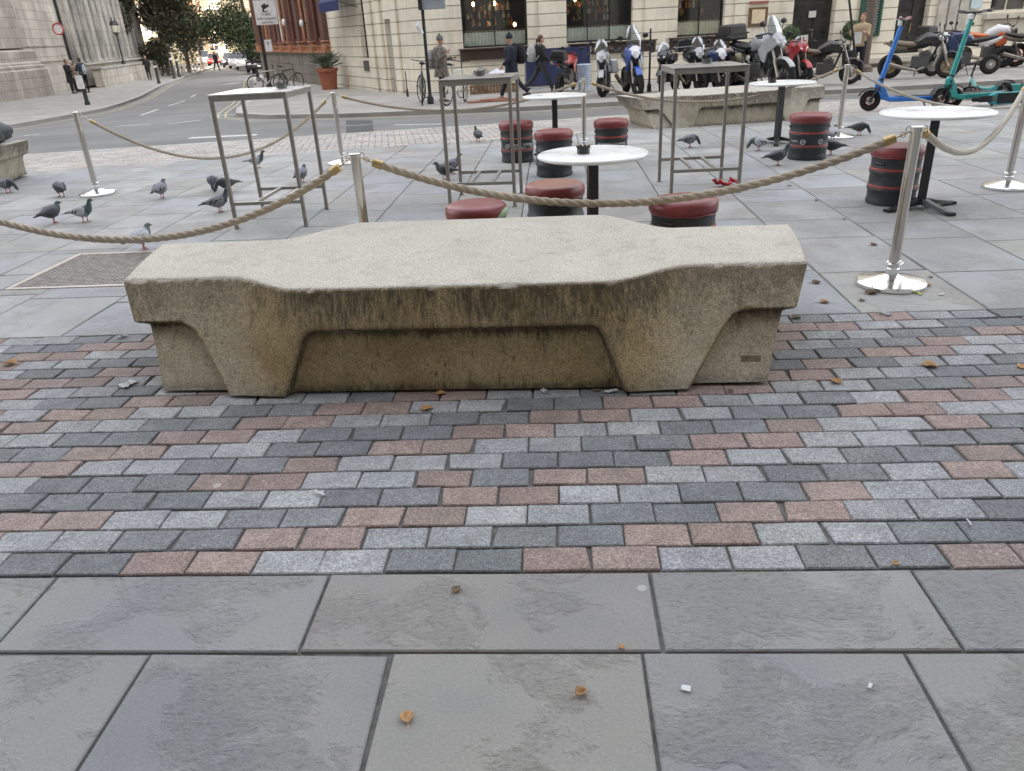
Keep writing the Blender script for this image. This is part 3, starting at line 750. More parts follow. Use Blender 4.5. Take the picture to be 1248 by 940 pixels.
# ---------------------------------------------------------------- round tables
def round_table(label, loc, r, rz=0., H=.745, feet=True):
    t = thing('round_table', label, 'round table', loc, rz, 'white round pedestal tables')
    mb = MB(); mb.lathe([(.001, H-.024), (r-.012, H-.024), (r-.003, H-.020), (r, H-.012), (r-.003, H-.004), (r-.010, H), (.001, H)], 72, cap=False); mb.build('tabletop', TOPW, t, smooth=50)
    mb = MB(); mb.box((0, 0, H-.033), (.30, .05, .016)); mb.box((0, 0, H-.034), (.05, .30, .014)); mb.build('top_bracket', BLACKM, t)
    mb = MB(); mb.box((0, 0, (H-.04)/2+.03), (.066, .066, H-.10)); mb.build('column', BLACKM, t, bevel=.004)
    for k in range(4):
        a = k*PI/2+PI/4; c_, s_ = math.cos(a), math.sin(a)
        mb = MB(); mb.loft([[Vector((c_*x-s_*y, s_*x+c_*y, z)) for y, z in ((-w_, z0), (w_, z0), (w_*.7, z1), (-w_*.7, z1))] for x, w_, z0, z1 in ((.03, .034, .035, .085), (.12, .036, .028, .062), (.24, .034, .012, .040), (.31, .030, .006, .026))])
        mb.build('foot', BLACKM, t, bevel=.003)
        mb = MB(); mb.box((c_*.315, s_*.315, .012), (.05, .06, .022), rz=a); mb.build('foot_cap', RUBBER, t)
    return t
round_table('white round table with a small black pot just behind the foreground bench', (.25, 5.12, 0), .362, .2)
round_table('white round table at far left of the four, in front of the silver motorcycle', (.02, 10.1, gz(10.1)), .40, .1)
round_table('white round table with a black ashtray before the far bench', (2.92, 10.5, gz(10.5)), .41, .5)
round_table('large white round table at the right beside the nearest steel post', (3.0, 6.42, 0), .415, -.45, .755)
ashtray('scalloped black ashtray pot on the nearest round table', (.19, 5.10, .745), BP, .042, .042, True)
ashtray('tiny black ashtray on the round table before the far bench', (2.79, 10.5, .745+gz(10.5)), BP, .05, .05, False)

# ---------------------------------------------------------------- keg seats
KTX = mat('white_print', (.75, .76, .74), .6, 0, .15, 60)
def cushion_mat(name, worn):
    m, nt, b = nt_of(name); N = nt.nodes; L = nt.links; v = N.new('ShaderNodeTexCoord').outputs['Object']
    s_ = N.new('ShaderNodeSeparateXYZ'); L.new(v, s_.inputs[0])
    base = ramp(N, L, nzn(N, L, v, 7, 6, .7), [(.3, (.16, .026, .030)), (.7, (.26, .050, .048))])
    up_ = ramp(N, L, mathn(N, L, 'ADD', s_.outputs[2], mathn(N, L, 'MULTIPLY', nzn(N, L, v, 6, 6, .7), .05)), [(.500, (0,)*3), (.512, (worn,)*3)])
    base = mixc(N, L, up_, base, (.42, .26, .14))
    L.new(base, b.inputs['Base Color']); b.inputs['Roughness'].default_value = .38
    L.new(bumpn(N, L, nzn(N, L, v, 60, 6, .7), .25, .006), b.inputs['Normal']); return m
CU_W = cushion_mat('worn_red_vinyl', .35); CU = cushion_mat('red_vinyl', .05)
FOAM = mat('green_foam', (.42, .58, .38), .9, 0, .1, 30, bump=.3)
def keg(label, loc, rz=0., style='plain', r=.20, H=.475, worn=False, foam=False, tilt=0., red=True):
    t = thing('keg_seat', label, 'keg seat', loc, rz, 'black keg seats with red cushions')
    hb = H-.085; k = r/.205
    pr = [(.19, 0), (.2, .006), (.203, .02), (.196, .05), (.196, .105), (.203, .115), (.207, .128), (.203, .14), (.197, .15), (.197, .245), (.203, .256), (.207, .268), (.203, .280), (.197, .29), (.197, hb-.03), (.201, hb-.015), (.199, hb-.003), (.19, hb)]
    mb = MB(); mb.lathe([(a*k, b_) for a, b_ in pr], 56); mb.build('barrel', KEG, t, smooth=40)
    if red:
        for z in (.145, .285):
            mb = MB(); mb.lathe([(.1985*k, z-.004), (.2045*k, z), (.2045*k, z+.012), (.1985*k, z+.017)], 56, cap=False); mb.build('red_band', KRED, t)
    mb = MB(); mb.tube([(.199*k*math.cos(a), .199*k*math.sin(a), hb-.045) for a in [-.22+i*.055 for i in range(9)]], .011, 8); 
    for s_ in (PI-.22,): mb.tube([(.199*k*math.cos(s_+i*.055), .199*k*math.sin(s_+i*.055), hb-.045) for i in range(9)], .011, 8)
    mb.build('handle_slot', BLACKP, t)
    rr = random.Random(int(loc[0]*100)); ph = rr.uniform(0, 6)
    sw = lambda th, z: .012*math.sin(3*th+ph)+.006*math.sin(7*th)
    mb = MB(); M = Matrix.Rotation(tilt, 3, 'X')
    mb.lathe([(.195*k, -.004), (.207*k, .004), (.214*k, .022), (.216*k, .045), (.213*k, .062), (.203*k, .078), (.185*k, .087), (.13*k, .092), (.06*k, .093), (.001, .093)], 48, c=(0, 0, hb), M=M, wob=sw, cap=False)
    mb.build('cushion', CU_W if worn else CU, t, smooth=60)
    mb = MB(); mb.tube([(.209*k*(1+sw(a, 0))*math.cos(a), .209*k*(1+sw(a, 0))*math.sin(a), hb+.006+.003*math.sin(a*9)) for a in [i*PI/20 for i in range(40)]], .0045, 6, closed=True); mb.build('cushion_seam', CU, t)
    if foam:
        mb = MB()
        a0 = -1.1
        mb.tube([(.205*k*math.cos(a0+i*.09), .205*k*math.sin(a0+i*.09), hb+.018+.004*i) for i in range(10)], [.004, .014, .02, .024, .026, .026, .024, .02, .014, .004], 8)
        mb.build('torn_foam', FOAM, t)
    if style != 'plain':
        def wrap(vs, z0, a0, rr_=.1995): return [Vector(((rr_+max(q.z, 0))*k*math.cos(a0+q.x/.2), (rr_+max(q.z, 0))*k*math.sin(a0+q.x/.2), z0+q.y)) for q in vs]
        if style == 'text':
            for ci in range(1):
                for (tx, sz, dz) in (('CAMDEN TOWN', .040, .215), ('BREWERY', .032, .178)):
                    vs, fs = text_tris(tx, sz, .0012); mb = MB(); mb.add(wrap(vs, dz, -PI/2), fs); mb.build('lettering', KTX, t, smooth=0, fixn=False)
        for a0 in ((-PI/2-.86, -PI/2+.86) if style == 'text' else (-PI/2-.32, -PI/2+.62)):
            mb = MB()
            rng = [Vector((.025*math.cos(i*PI/10), .025*math.sin(i*PI/10), .001)) for i in range(20)]
            mb.tube(wrap(rng, .2, a0, .199), .0028, 6, closed=True)
            hs = [Vector((x_, y_, .001)) for x_, y_ in ((-.012, -.01), (-.012, .006), (-.004, .013), (.004, .006), (.012, .013), (.012, -.006))]
            mb.tube(wrap(hs, .2, a0, .199), .0022, 6, closed=True); mb.build('round_emblem', KTX, t)
        if style == 'emblem':
            vs, fs = text_tris('TOWN', .028, .0012); mb = MB(); mb.add(wrap(vs, .205, -PI/2-.85), fs); mb.build('lettering', KTX, t, smooth=0, fixn=False)
    return t
keg('keg seat with a bulging torn red cushion behind the bench, leftmost in front', (-.52, 5.0, 0), .3, worn=True, foam=True, r=.195, H=.47)
keg('keg seat with a domed tan-worn red cushion beside the nearest round table', (0.0, 5.52, 0), -.3, worn=True, r=.205, H=.485, red=False)
keg('keg seat with a tilted torn cushion showing pale green foam, behind the bench', (.83, 4.98, 0), .9, worn=True, foam=True, tilt=-.05, r=.212, H=.46)
keg('black keg seat without red bands, half hidden by the nearest round table', (0.0, 8.68, 0), .2, red=False, r=.205)
keg('keg seat with brewery lettering behind the legs of the middle tall table', (-.46, 9.85, gz(9.8)), .25, 'text', r=.205)
keg('keg seat with brewery lettering in front of the far bench, by the slim post', (.69, 9.55, gz(9.5)), -.05, 'text', r=.2)
keg('keg seat with two round white emblems beside the far round table', (2.88, 9.1, 0), -.25, 'emblem', r=.215, H=.48)
keg('keg seat partly hidden behind the nearest steel post under the right round table', (2.86, 6.68, 0), .5, 'plain', r=.2, H=.47)
# ---------------------------------------------------------------- buildings
DARKGL = glassy('window_glass', (.93, .95, .95), .25)
INT = mat('dim_interior', (.045, .035, .03), .8, 0, .4, 2)
WARM = mat('warm_lamp', (1, .7, .35), .5, emit=(1, .62, .28, 2.5))
DKBR = mat('dark_brown_fascia', (.055, .03, .024), .45, 0, .2, 6)
BLKF = mat('black_window_frame', (.02, .022, .022), .4, 0, .2, 6)
CURT = mat('striped_cafe_curtain', (.72, .76, .68), .85, 0, .12, 9)
CURT2 = mat('cream_cafe_curtain', (.80, .74, .56), .85, 0, .12, 9)
def wall_mesh(s0, s1, z0, z1, ops, reveal=.32, y=0.):
    mb = MB(); ss = sorted({s0, s1, *[v_ for o_ in ops for v_ in o_[:2]]}); zz = sorted({z0, z1, *[v_ for o_ in ops for v_ in o_[2:4]]})
    for a, b_ in zip(ss, ss[1:]):
        for c_, d_ in zip(zz, zz[1:]):
            if any(o_[0] <= a and b_ <= o_[1] and o_[2] <= c_ and d_ <= o_[3] for o_ in ops): continue
            mb.add([(a, y, c_), (b_, y, c_), (b_, y, d_), (a, y, d_)], [(0, 1, 2, 3)])
    for (a, b_, c_, d_) in ops:
        r = reveal
        mb.add([(a, y, c_), (b_, y, c_), (b_, y+r, c_), (a, y+r, c_), (a, y, d_), (b_, y, d_), (b_, y+r, d_), (a, y+r, d_)], [(0, 1, 2, 3), (7, 6, 5, 4), (0, 3, 7, 4), (1, 5, 6, 2)])
    return mb
def wallobj(root, name, mb, mt):
    o = mb.build(name, mt, root, smooth=0, fixn=False); wall_uv(o); return o
def window(root, s0, s1, z0, z1, bars=(1, 1), fr=BLKF, y=.2, fw=.06, glass=DARKGL, name='window', room=True):
    mb = MB(); d = .05
    mb.box((s0+fw/2+.002, y, (z0+z1)/2), (fw, d, z1-z0-.006)); mb.box((s1-fw/2-.002, y, (z0+z1)/2), (fw, d, z1-z0-.006))
    mb.box(((s0+s1)/2, y, z0+fw/2+.003), (s1-s0-2*fw-.006, d, fw)); mb.box(((s0+s1)/2, y, z1-fw/2-.003), (s1-s0-2*fw-.006, d, fw))
    for i in range(1, bars[0]): mb.box((s0+(s1-s0)*i/bars[0], y+.003, (z0+z1)/2), (fw*.6, d*.8, z1-z0-2*fw))
    for i in range(1, bars[1]): mb.box(((s0+s1)/2, y-.003, z0+(z1-z0)*i/bars[1]), (s1-s0-2*fw, d*.7, fw*.6))
    f = mb.build(name, fr, root, smooth=0)
    mb = MB(); mb.box(((s0+s1)/2, y+.035, (z0+z1)/2), (s1-s0-fw, .008, z1-z0-fw)); mb.build('pane', glass, f, smooth=0)
    if room:
        mb = MB(); a, b_, c_, d_, e = s0-.3, s1+.3, z0-.3, z1+.1, y+1.6
        mb.add([(a, y+.2, c_), (b_, y+.2, c_), (b_, e, c_), (a, e, c_), (a, y+.2, d_), (b_, y+.2, d_), (b_, e, d_), (a, e, d_)], [(0, 3, 2, 1), (4, 5, 6, 7), (3, 7, 6, 2), (0, 4, 7, 3), (1, 2, 6, 5)])
        mb.build('interior', INT, f, smooth=0, fixn=False)
    return f
def curtain(f, s0, s1, z0, z1, mt, y=.27):
    n = int((s1-s0)/.03); mb = MB(); vs = []
    for i in range(n+1):
        s_ = s0+(s1-s0)*i/n; yy = y+.014*math.sin(s_*2*PI/.11); dz = .03*abs(math.sin(s_*PI/.11))
        vs += [(s_, yy, z0), (s_, yy, z1-dz)]
    mb.add(vs, [(2*i, 2*i+2, 2*i+3, 2*i+1) for i in range(n)]); mb.build('cafe_curtain', mt, f, smooth=60, fixn=False)
    mb = MB(); mb.cyl((s0, y, z1+.012), (s1, y, z1+.012), .008, n=8); mb.build('curtain_rail', BRASSD, f)
def shelves(f, s0, s1, z0, z1, n, seed, y=1.2):
    r = random.Random(seed); cols = [mat('bottle_amber', (.35, .14, .03), .15, coat=.5), mat('bottle_green', (.05, .14, .05), .15, coat=.5), mat('bottle_pale', (.5, .45, .36), .2), mat('copper_ware', (.55, .25, .1), .25, .8)]
    for k, mt in enumerate(cols):
        mb = MB()
        for i in range(n):
            s_ = r.uniform(s0, s1); z_ = z0+(z1-z0)*r.randrange(3)/3; h_ = r.uniform(.14, .3)
            mb.lathe([(.04, 0), (.045, h_*.6), (.015, h_*.75), (.015, h_)], 8, c=(s_, y+r.uniform(-.1, .1), z_))
        mb.build('shelf_bottles', mt, f)['kind'] = 'stuff'
def lampdots(f, pts):
    for p_ in pts:
        mb = MB(); mb.ball(p_, (.05, .05, .07), n=8, k=6); mb.build('lamp_bulb', WARM, f)

FA = Vector((-4.3, 26.3, 0)); ang = math.atan2(4.3, 21.3)
pale = thing('stone_building', 'pale limestone restaurant building with large dark windows behind the motorcycles', 'building', FA, ang)
up = [(s_, s_+1.5, 5.0, 7.4) for s_ in (1.8, 5.3, 8.7, 12.7, 16.4, 20.3, 24, 28, 32, 36)]
W = [(1.5, 3.63, .99, 3.5), (4.9, 7.12, .97, 3.5), (8.65, 10.28, .97, 3.5)]
ops = W + [(12.7, 14.22, -.3, 3.0), (16.5, 17.7, -.12, 3.0), (20.0, 22.2, 1.2, 3.3), (24.2, 26.2, 1.0, 3.3), (29, 31, 1.0, 3.3), (34, 36, 1, 3.3)]
wallobj(pale, 'wall', wall_mesh(0.75, 40, -.6, 13, ops+up), M_PALE)
# pilaster strips and rounded corner beside the windows
for (a, b_) in ((3.98, 4.52), (7.5, 8.25), (10.6, 10.95)):
    mb = MB(); mb.box(((a+b_)/2, -.03, 1.6), (b_-a, .06, 4.4)); wall_uv(mb.build('pilaster', M_PALE, pale, smooth=0, bevel=.02))
crn = MB(); k = 10
# rounded corner between the square side and the street side
P0 = Vector((.75, 0)); 
side_dir = Matrix.Rotation(-ang, 2) @ Vector((-5.0, 8.3)).normalized()
P2 = side_dir*.75; P1 = Vector((0, 0)); arc = []
for i in range(k+1):
    t = i/k; arc.append(P0*(1-t)**2+P1*2*t*(1-t)+P2*t*t)
vs = []
for q in arc: vs += [(q.x, q.y, -.6), (q.x, q.y, 13)]
crn.add(vs, [(2*i+2, 2*i, 2*i+1, 2*i+3) for i in range(k)]); 
co = crn.build('corner_wall', M_PALE, pale, smooth=40, fixn=False); uvl = co.data.uv_layers.new(name='UVMap')
for pl in co.data.polygons:
    for li in pl.loop_indices:
        v_ = co.data.vertices[co.data.loops[li].vertex_index]; uvl.data[li].uv = ((v_.index//2)*.12, v_.co.z)
for i, (a, b_, c_, d_) in enumerate(W):
    f = window(pale, a, b_, c_, d_, bars=(2 if i != 1 else 3, 1), fw=.05)
    curtain(f, a+.06, b_-.06, c_+.06, c_+.47, CURT2 if i == 2 else CURT)
    shelves(f, a+.3, b_-.3, 1.62, 2.3, 11 if i < 2 else 6, i)
    lampdots(f, [(a+.5+j*.7, .9, 2.28) for j in range(2 if i == 0 else 1)] + ([(b_-.35, .5, 1.62)] if i == 0 else []))
for (a, b_, c_, d_) in up: window(pale, a, b_, c_, d_, bars=(2, 2), fw=.06, room=True)
for (a, b_, c_, d_) in ops[5:]: window(pale, a, b_, c_, d_, bars=(3, 2), fr=mat('cream_frame', (.6, .56, .46), .6), fw=.06)
# sills and fascia boards
for i, (a, b_, z0, z1) in enumerate(((1.38, 3.9, .63, .95), (5.0, 7.9, .60, .92), (8.4, 10.5, .62, .93))):
    mb = MB(); mb.box(((a+b_)/2, -.045, (z0+z1)/2), (b_-a, .07, z1-z0)); fb = mb.build('fascia_board', DKBR, pale, bevel=.01)
    mb = MB(); mb.box(((a+b_)/2, -.07, z1+.022), (b_-a+.08, .16, .035)); mb.build('window_sill', mat('dark_sill', (.12, .09, .07), .5), pale, bevel=.006)
    if i == 1:
        vs, fs = text_tris('M A I S O N', .17, .004); mb = MB(); mb.add([(q.x+a+1.0, -.085-q.z, q.y+(z0+z1)/2) for q in vs], fs)
        mb.build('lettering', mat('brass_letters', (.5, .32, .2), .4, .4), fb, smooth=0)
mb = MB(); mb.box((21.1, -.1, 1.08), (2.7, .25, .2)); mb.box((21.1, -.04, .72), (2.5, .1, .5)); s_ = mb.build('stone_sill', mat('stone_trim', (.50, .47, .40), .8, var=.1, scale=4, bump=.2), pale, bevel=.02)
# doors
BLD = mat('black_door_paint', (.022, .02, .02), .3, 0, .2, 4, coat=.4)
for (a, b_, z0, nm) in ((12.7, 14.22, -.28, 'door'), (16.5, 17.7, -.10, 'door')):
    mb = MB(); mb.box(((a+b_)/2, .28, (z0+3)/2), (b_-a-.02, .05, 3-z0-.02))
    for k_ in (-1, 1):
        for zc, hz in ((.35, .5), (1.35, .9)): mb.box(((a+b_)/2+k_*(b_-a)/4, .245, zc), ((b_-a)/2-.2, .03, hz))
    d_ = mb.build(nm, BLD, pale, bevel=.01)
    mb = MB(); mb.cyl(((a+b_)/2+.1, .2, .7), ((a+b_)/2+.1, .2, 1.0), .015, n=8); mb.build('handle', BRASS, d_)
NOT = mat('paper_notice', (.62, .62, .58), .7, 0, .06, 9); LEAFG = mat('topiary_green', (.045, .085, .025), .7, 0, .5, 20)
mb = MB(); mb.box((13.5, .2, 1.45), (.26, .01, .2)); mb.build('notice', NOT, pale)
mb = MB(); mb.box((16.28, -.12, -.12), (1.9+.3, .4, .18)); mb.box((16.28+.9, -.05, -.0), (1.6, .25, .1)); mb.build('doorstep', MATS['stone_trim'], pale, bevel=.02)
# narrow white door reveal strips right of second door
for s_ in (18.15, 18.55, 18.95):
    mb = MB(); mb.box((s_, -.04, 1.55), (.34, .08, 3.4)); wall_uv(mb.build('shutter_panel', mat('grey_white_shutter', (.46, .44, .39), .7, var=.2, scale=3), pale, bevel=.015))
mb = MB(); mb.box((19.4, -.05, 1.75), (.42, .05, .8)); mb.build('poster_case', mat('pale_blue_poster', (.50, .62, .66), .4), pale)
# framed menu
mf = thing('menu_case', 'small framed menu on the pale wall between the third window and the door', 'menu case', FA+Matrix.Rotation(ang, 3, 'Z')@Vector((11.44, -.03, 1.47)), ang)
mb = MB(); mb.box((0, 0, 0), (.66, .05, .56)); mb.build('frame', mat('brown_frame', (.16, .09, .045), .5), mf, bevel=.01)
mb = MB(); mb.box((0, -.03, 0), (.46, .015, .42)); mb.build('menu_sheet', mat('menu_paper', (.72, .60, .42), .6), mf)
mb = MB(); mb.box((0, -.005, .42), (.66, .03, .08)); mb.build('header_strip', mat('red_strip', (.35, .12, .1), .5), mf)
cb = thing('chalkboard', 'green framed chalkboard menu on the wall behind the woman at the right', 'chalkboard', FA+Matrix.Rotation(ang, 3, 'Z')@Vector((15.5, -.05, 1.3)), ang)
mb = MB()
for x, z, sx, sz in ((-.36, 0, .08, 1.3), (.36, 0, .08, 1.3), (0, .61, .64, .08), (0, -.61, .64, .08)): mb.box((x, 0, z), (sx, .06, sz))
mb.build('frame', mat('green_paint', (.02, .09, .055), .4), cb)
mb = MB(); mb.box((0, .005, 0), (.66, .02, 1.16)); bd = mb.build('board', mat('green_chalkboard', (.035, .07, .055), .6, 0, .2, 9), cb)
CHK = mat('chalk', (.6, .62, .6), .9)
mb = MB(); r = random.Random(3)
pts = []
for ln in range(13):
    z = .5-ln*.083; x = -.25+r.uniform(0, .08)
    while x < .2: pts.append(Vector((x, -.009+r.uniform(-.001, .001), z+r.uniform(-.012, .012)))); x += .022
    pts.append(Vector((.26, -.009, z-.03)))
mb.tube(pts, .0045, 4); mb.build('chalk_writing', CHK, bd, smooth=0)

# street side of the pale building
L2 = Vector((5.0, -8.3)).length
side = thing('stone_side_house', 'pale stone side front with a narrow door round the corner of the restaurant', 'building', (-9.3, 34.6, 0), math.atan2(-8.3, 5.0))
sops = [(6.95, 7.5, -.5, 2.0), (4.15, 4.85, .75, 3.6)] + [(s_, s_+1.2, 5, 7.4) for s_ in (1, 4, 7)]
wallobj(side, 'wall', wall_mesh(0, L2-.75, -.8, 13, sops, .4), M_PALE)
window(side, 4.15, 4.85, .75, 3.6, (1, 2)); 
for s_ in (1, 4, 7): window(side, s_, s_+1.2, 5, 7.4, (2, 2))
mb = MB(); mb.box((7.22, .3, .75), (.5, .05, 2.46)); mb.build('door', mat('grey_door', (.20, .19, .18), .5), side)
mb = MB(); mb.box((7.02, .15, .75), (.05, .06, 2.4)); mb.build('downpipe', mat('white_pipe', (.7, .7, .68), .4), side)
for (a, b_) in ((5.3, 5.75), (6.35, 6.75), (7.75, 8.3)):
    mb = MB(); mb.box(((a+b_)/2, -.05, 2.4), (b_-a, .1, 6.2)); wall_uv(mb.build('pier', M_PALE, side, smooth=0, bevel=.02))
mb = MB(); mb.box((4.5, -.02, .5), (.55, .04, .36)); mb.build('vent_plate', mat('dark_grille', (.10, .10, .09), .6), side)
aw = thing('awning', 'navy blue shop awning above the side street corner', 'awning', Vector((-9.3, 34.6, 0))+Matrix.Rotation(math.atan2(-8.3, 5.0), 3, 'Z')@Vector((3.0, 0, 0)), math.atan2(-8.3, 5.0))
NAVY = mat('navy_canvas', (.022, .032, .13), .75, 0, .15, 5)
mb = MB(); mb.prism([(0, 3.6), (-.75, 2.75), (-.75, 2.42), (-.73, 2.42), (-.73, 2.73), (0, 3.55)], -1.3, 1.3, 'yz'); mb.build('canvas', NAVY, aw, smooth=0)
mb = MB()
for s_ in (-1.28, 1.28): mb.cyl((s_, 0, 2.5), (s_, -.72, 2.7), .015, n=8)
mb.build('arm', BLACKM, aw)
bv = (-.75-.01); 

# red brick building along the side street
L3 = math.dist((-18, 50.5), (-9.3, 34.6)); a3 = math.atan2(34.6-50.5, 8.7)
bk = thing('brick_building', 'red brick and terracotta building along the side street above a grey stone base', 'building', (-18, 50.5, 0), a3)
bops = []
n = 7
for i in range(n):
    s_ = .7+i*(L3-.6)/n; bops.append((s_, s_+1.05, 1.55, 4.6)); bops.append((s_, s_+1.05, 5.6, 8.4))
wallobj(bk, 'wall', wall_mesh(0, L3, 1.0, 14, bops, .35), M_RED)
mb = MB(); mb.box((L3/2, .1, .1), (L3, .35, 1.7)); wall_uv(mb.build('stone_base', M_GREYST, bk, smooth=0))
mb = MB()
for z, h_, d_ in ((.98, .08, .12), (1.22, .06, .08), (4.9, .3, .14), (9, .3, .14)): mb.box((L3/2, -d_/2+.02, z), (L3, d_+.1, h_))
mb.build('string_course', terr(), bk, smooth=0)
mb = MB(); mb.box((L3/2, .03, 1.11), (L3-.02, .16, .17)); mb.build('terracotta_band', mat('terracotta_brick', (.5, .23, .12), .85, var=.3, scale=12, bump=.3), bk, smooth=0)
for i in range(n+1):
    s_ = .25+i*(L3-.6)/n; mb = MB(); mb.box((s_, -.09, 5.6), (.42, .2, 8.8)); wall_uv(mb.build('pilaster', M_RED, bk, smooth=0))
    mb = MB(); mb.box((s_, -.11, 1.14), (.5, .26, .4)); mb.box((s_, -.13, 1.4), (.56, .3, .07)); mb.build('pilaster_base', terr(), bk, bevel=.02)
for (a, b_, c_, d_) in bops: window(bk, a, b_, c_, d_, bars=(1, 3), fr=mat('dark_red_frame', (.12, .05, .04), .5), fw=.05, glass=mat('dark_pane', (.03, .03, .035), .08), room=False)
for i in range(n):
    for q_ in (.30, .70):
        s_ = .25+(i+q_)*(L3-.6)/n; mb = MB(); mb.cyl((s_, -.05, 1.4), (s_, -.05, 9.6), .075, n=10); mb.box((s_, -.05, 1.44), (.22, .2, .1)); mb.build('shaft', terr() if (i % 2) else mat('dark_red_shaft', (.16, .07, .055), .7, bump=.3), bk)
mb = MB(); mb.cyl((9.0, -.24, 1.5), (9.0, -.24, 9), .04, n=8); mb.build('downpipe', MATS['white_pipe'], bk)
for s_, z in ((11.2, 2.3), (15.2, 2.15)):
    mb = MB(); mb.cyl((s_, -.1, z), (s_, -.4, z+.05), .02, n=8); lb = mb.build('lamp_bracket', BLACKM, bk)
    mb = MB(); mb.ball((s_, -.45, z+.02), (.1, .1, .16)); mb.build('lamp_globe', mat('white_globe', (.85, .85, .82), .3), lb)

# further houses
def house(label, A, B, mt, hgt, rows, ncol, base=None, wsz=(1.1, 1.7), col=(.1, .1, .11)):
    L_ = math.dist(A, B); t = thing('street_house', label, 'building', (*A, 0), math.atan2(B[1]-A[1], B[0]-A[0]), 'houses at the end of the side street')
    ops_ = []
    for r_ in range(rows):
        for c_ in range(ncol):
            s_ = (c_+.5)*L_/ncol-wsz[0]/2; z_ = .6+r_*3.1; ops_.append((s_, s_+wsz[0], z_, z_+wsz[1]))
    wallobj(t, 'wall', wall_mesh(0, L_, -1.6, hgt, ops_, .25), mt)
    for o_ in ops_: window(t, *o_, bars=(2, 2), fr=mat('white_sash', (.7, .7, .66), .5), fw=.08, y=.15, glass=mat('dark_pane', (.03, .03, .035), .08), room=False)
    mb = MB(); mb.box((L_/2, -.12, 3.2), (L_, .3, .25)); mb.box((L_/2, -.2, hgt), (L_+.2, .5, .4)); mb.build('cornice', mat('pale_cornice', (.72, .68, .58), .7), t, smooth=0)
    return t
house('yellow cream rendered house behind the parked cars on the right of the side street', (-42, 106), (-24.5, 70), M_CREAM, 12, 4, 11)
house('low cream house with wide white windows closing the end of the side street', (-66, 127), (-44, 127), M_CREAM, 6.5, 2, 9, wsz=(1.6, 1.7))
house('narrow tall orange brick house rising above the end of the side street', (-58.6, 134), (-54.9, 134), M_ORANGE, 26, 8, 1)
house('tall pale house far behind the orange one', (-85, 148), (-40, 148), M_CREAM, 21, 6, 14)

# unseen front added behind the viewer to block sun and sky over the square
bh = thing('unseen_shade_front', 'unseen tall street front added behind the viewer to shade the square', 'building', (60, -2.2, 0), PI)
bo = [(1+k*4.4, 2.6+k*4.4, 1.2+r_*4.2, 3.6+r_*4.2) for k in range(29) for r_ in range(6)]
wallobj(bh, 'wall', wall_mesh(0, 130, -.3, 40, bo, .3), M_GREYST)
mb = MB(); mb.box((65, 5, 39.9), (130, 9.4, .3)); mb.build('roof', MATS['black_window_frame'], bh, smooth=0)
for k in range(29): 
    for r_ in range(6): 
        if 9 <= k <= 18 and r_ < 3: window(bh, *bo[k*6+r_], bars=(2, 2), fr=MATS['black_window_frame'], fw=.07, glass=mat('dark_pane', (.03, .03, .035), .08), room=False)
mb = MB(); mb.box((65, 1.2, 20), (129, .1, 39.6)); mb.build('inner_wall', INT, bh, smooth=0)

# church on the left
tw = thing('church_tower_base', 'weathered stone tower foot with stepped plinth at the left edge', 'church', (-23.9, 22, 0), math.atan2(18.3, -1.6))
LT = math.dist((-23.9, 22), (-25.5, 40.3))
wallobj(tw, 'wall', wall_mesh(0, LT-.35, 1.6, 16, [(13.6, 14.5, 2.3, 3.5), (9.2, 10.1, 2.3, 3.5), (4.2, 5.1, 2.3, 3.5)], .5, y=.75), M_SOOT)
for s_ in (13.6, 9.2, 4.2):
    mb = MB(); mb.box((s_+.45, 1.2, 2.9), (.88, .05, 1.18)); mb.build('slit_window', mat('dark_pane', (.03, .03, .035), .08), tw)
mb = MB(); prof = [(-.05, -.7), (-.05, .80), (.05, .86), (.05, 1.0), (.18, 1.05), (.18, 1.12), (.30, 1.2), (.30, 1.65), (.55, 1.75), (.75, 1.78), (2.5, 1.78), (2.5, -.7)]
mb.prism(prof, 0, LT, 'yz'); wall_uv(mb.build('plinth', M_SOOT, tw, smooth=0))
for (a, b_) in ((0, 3.2), (6, 8.4), (11, 13.1), (15.2, LT-.5)):
    mb = MB(); mb.box(((a+b_)/2, .62, 8.9), (b_-a, .3, 14.2)); wall_uv(mb.build('buttress', M_SOOT, tw, smooth=0, bevel=.02))
mb = MB(); mb.box((LT-.35-.02, 3.4, 7.6), (.04, 5.3, 16)); wall_uv(mb.build('return_wall', M_SOOT, tw, smooth=0))
a4 = math.atan2(27.7, -8.0)
ch = thing('church', 'long soot-stained stone church side with tall engaged columns', 'church', (-25.5, 40.3, 0), a4)
wallobj(ch, 'wall', wall_mesh(-.2, 8.05, -1.2, 16, [], .3, y=1.0), M_SOOT)
wallobj(ch, 'recessed_wall', wall_mesh(8, 30, -1.2, 16, [], .3, y=1.5), M_GAPSHADE)
mb = MB()
for z, h_, d_ in ((.9, .12, .16), (1.15, .06, .1), (1.9, .05, .06)): mb.box((3.9, 1.0-d_/2, z), (8, d_, h_))
mb.box((3.9, .9, -.1), (8, .22, 1.9)); wall_uv(mb.build('base_moulding', M_SOOT, ch, smooth=0))
mb = MB(); mb.box((1.4, .77, .35), (.6, .05, .6)); mb.build('wall_plate', MATS['dark_grille'], ch)
for i in range(14):
    s_ = 8.7+i*1.55
    mb = MB(); fl = lambda th, z: -.09*(.5+.5*math.cos(9*th))
    mb.lathe([(.48, .78), (.48, .92), (.42, 1.0), (.38, 1.1), (.38, 14)], 48, c=(s_, .78, 0), wob=fl); wall_uv(mb.build('engaged_column', M_SOOTC, ch, smooth=50))
mb = MB(); mb.box((19, .65, .2), (23, .9, 1.2)); mb.box((19, .55, .82), (23.2, 1.1, .1)); wall_uv(mb.build('column_plinth', M_SOOT, ch, smooth=0))
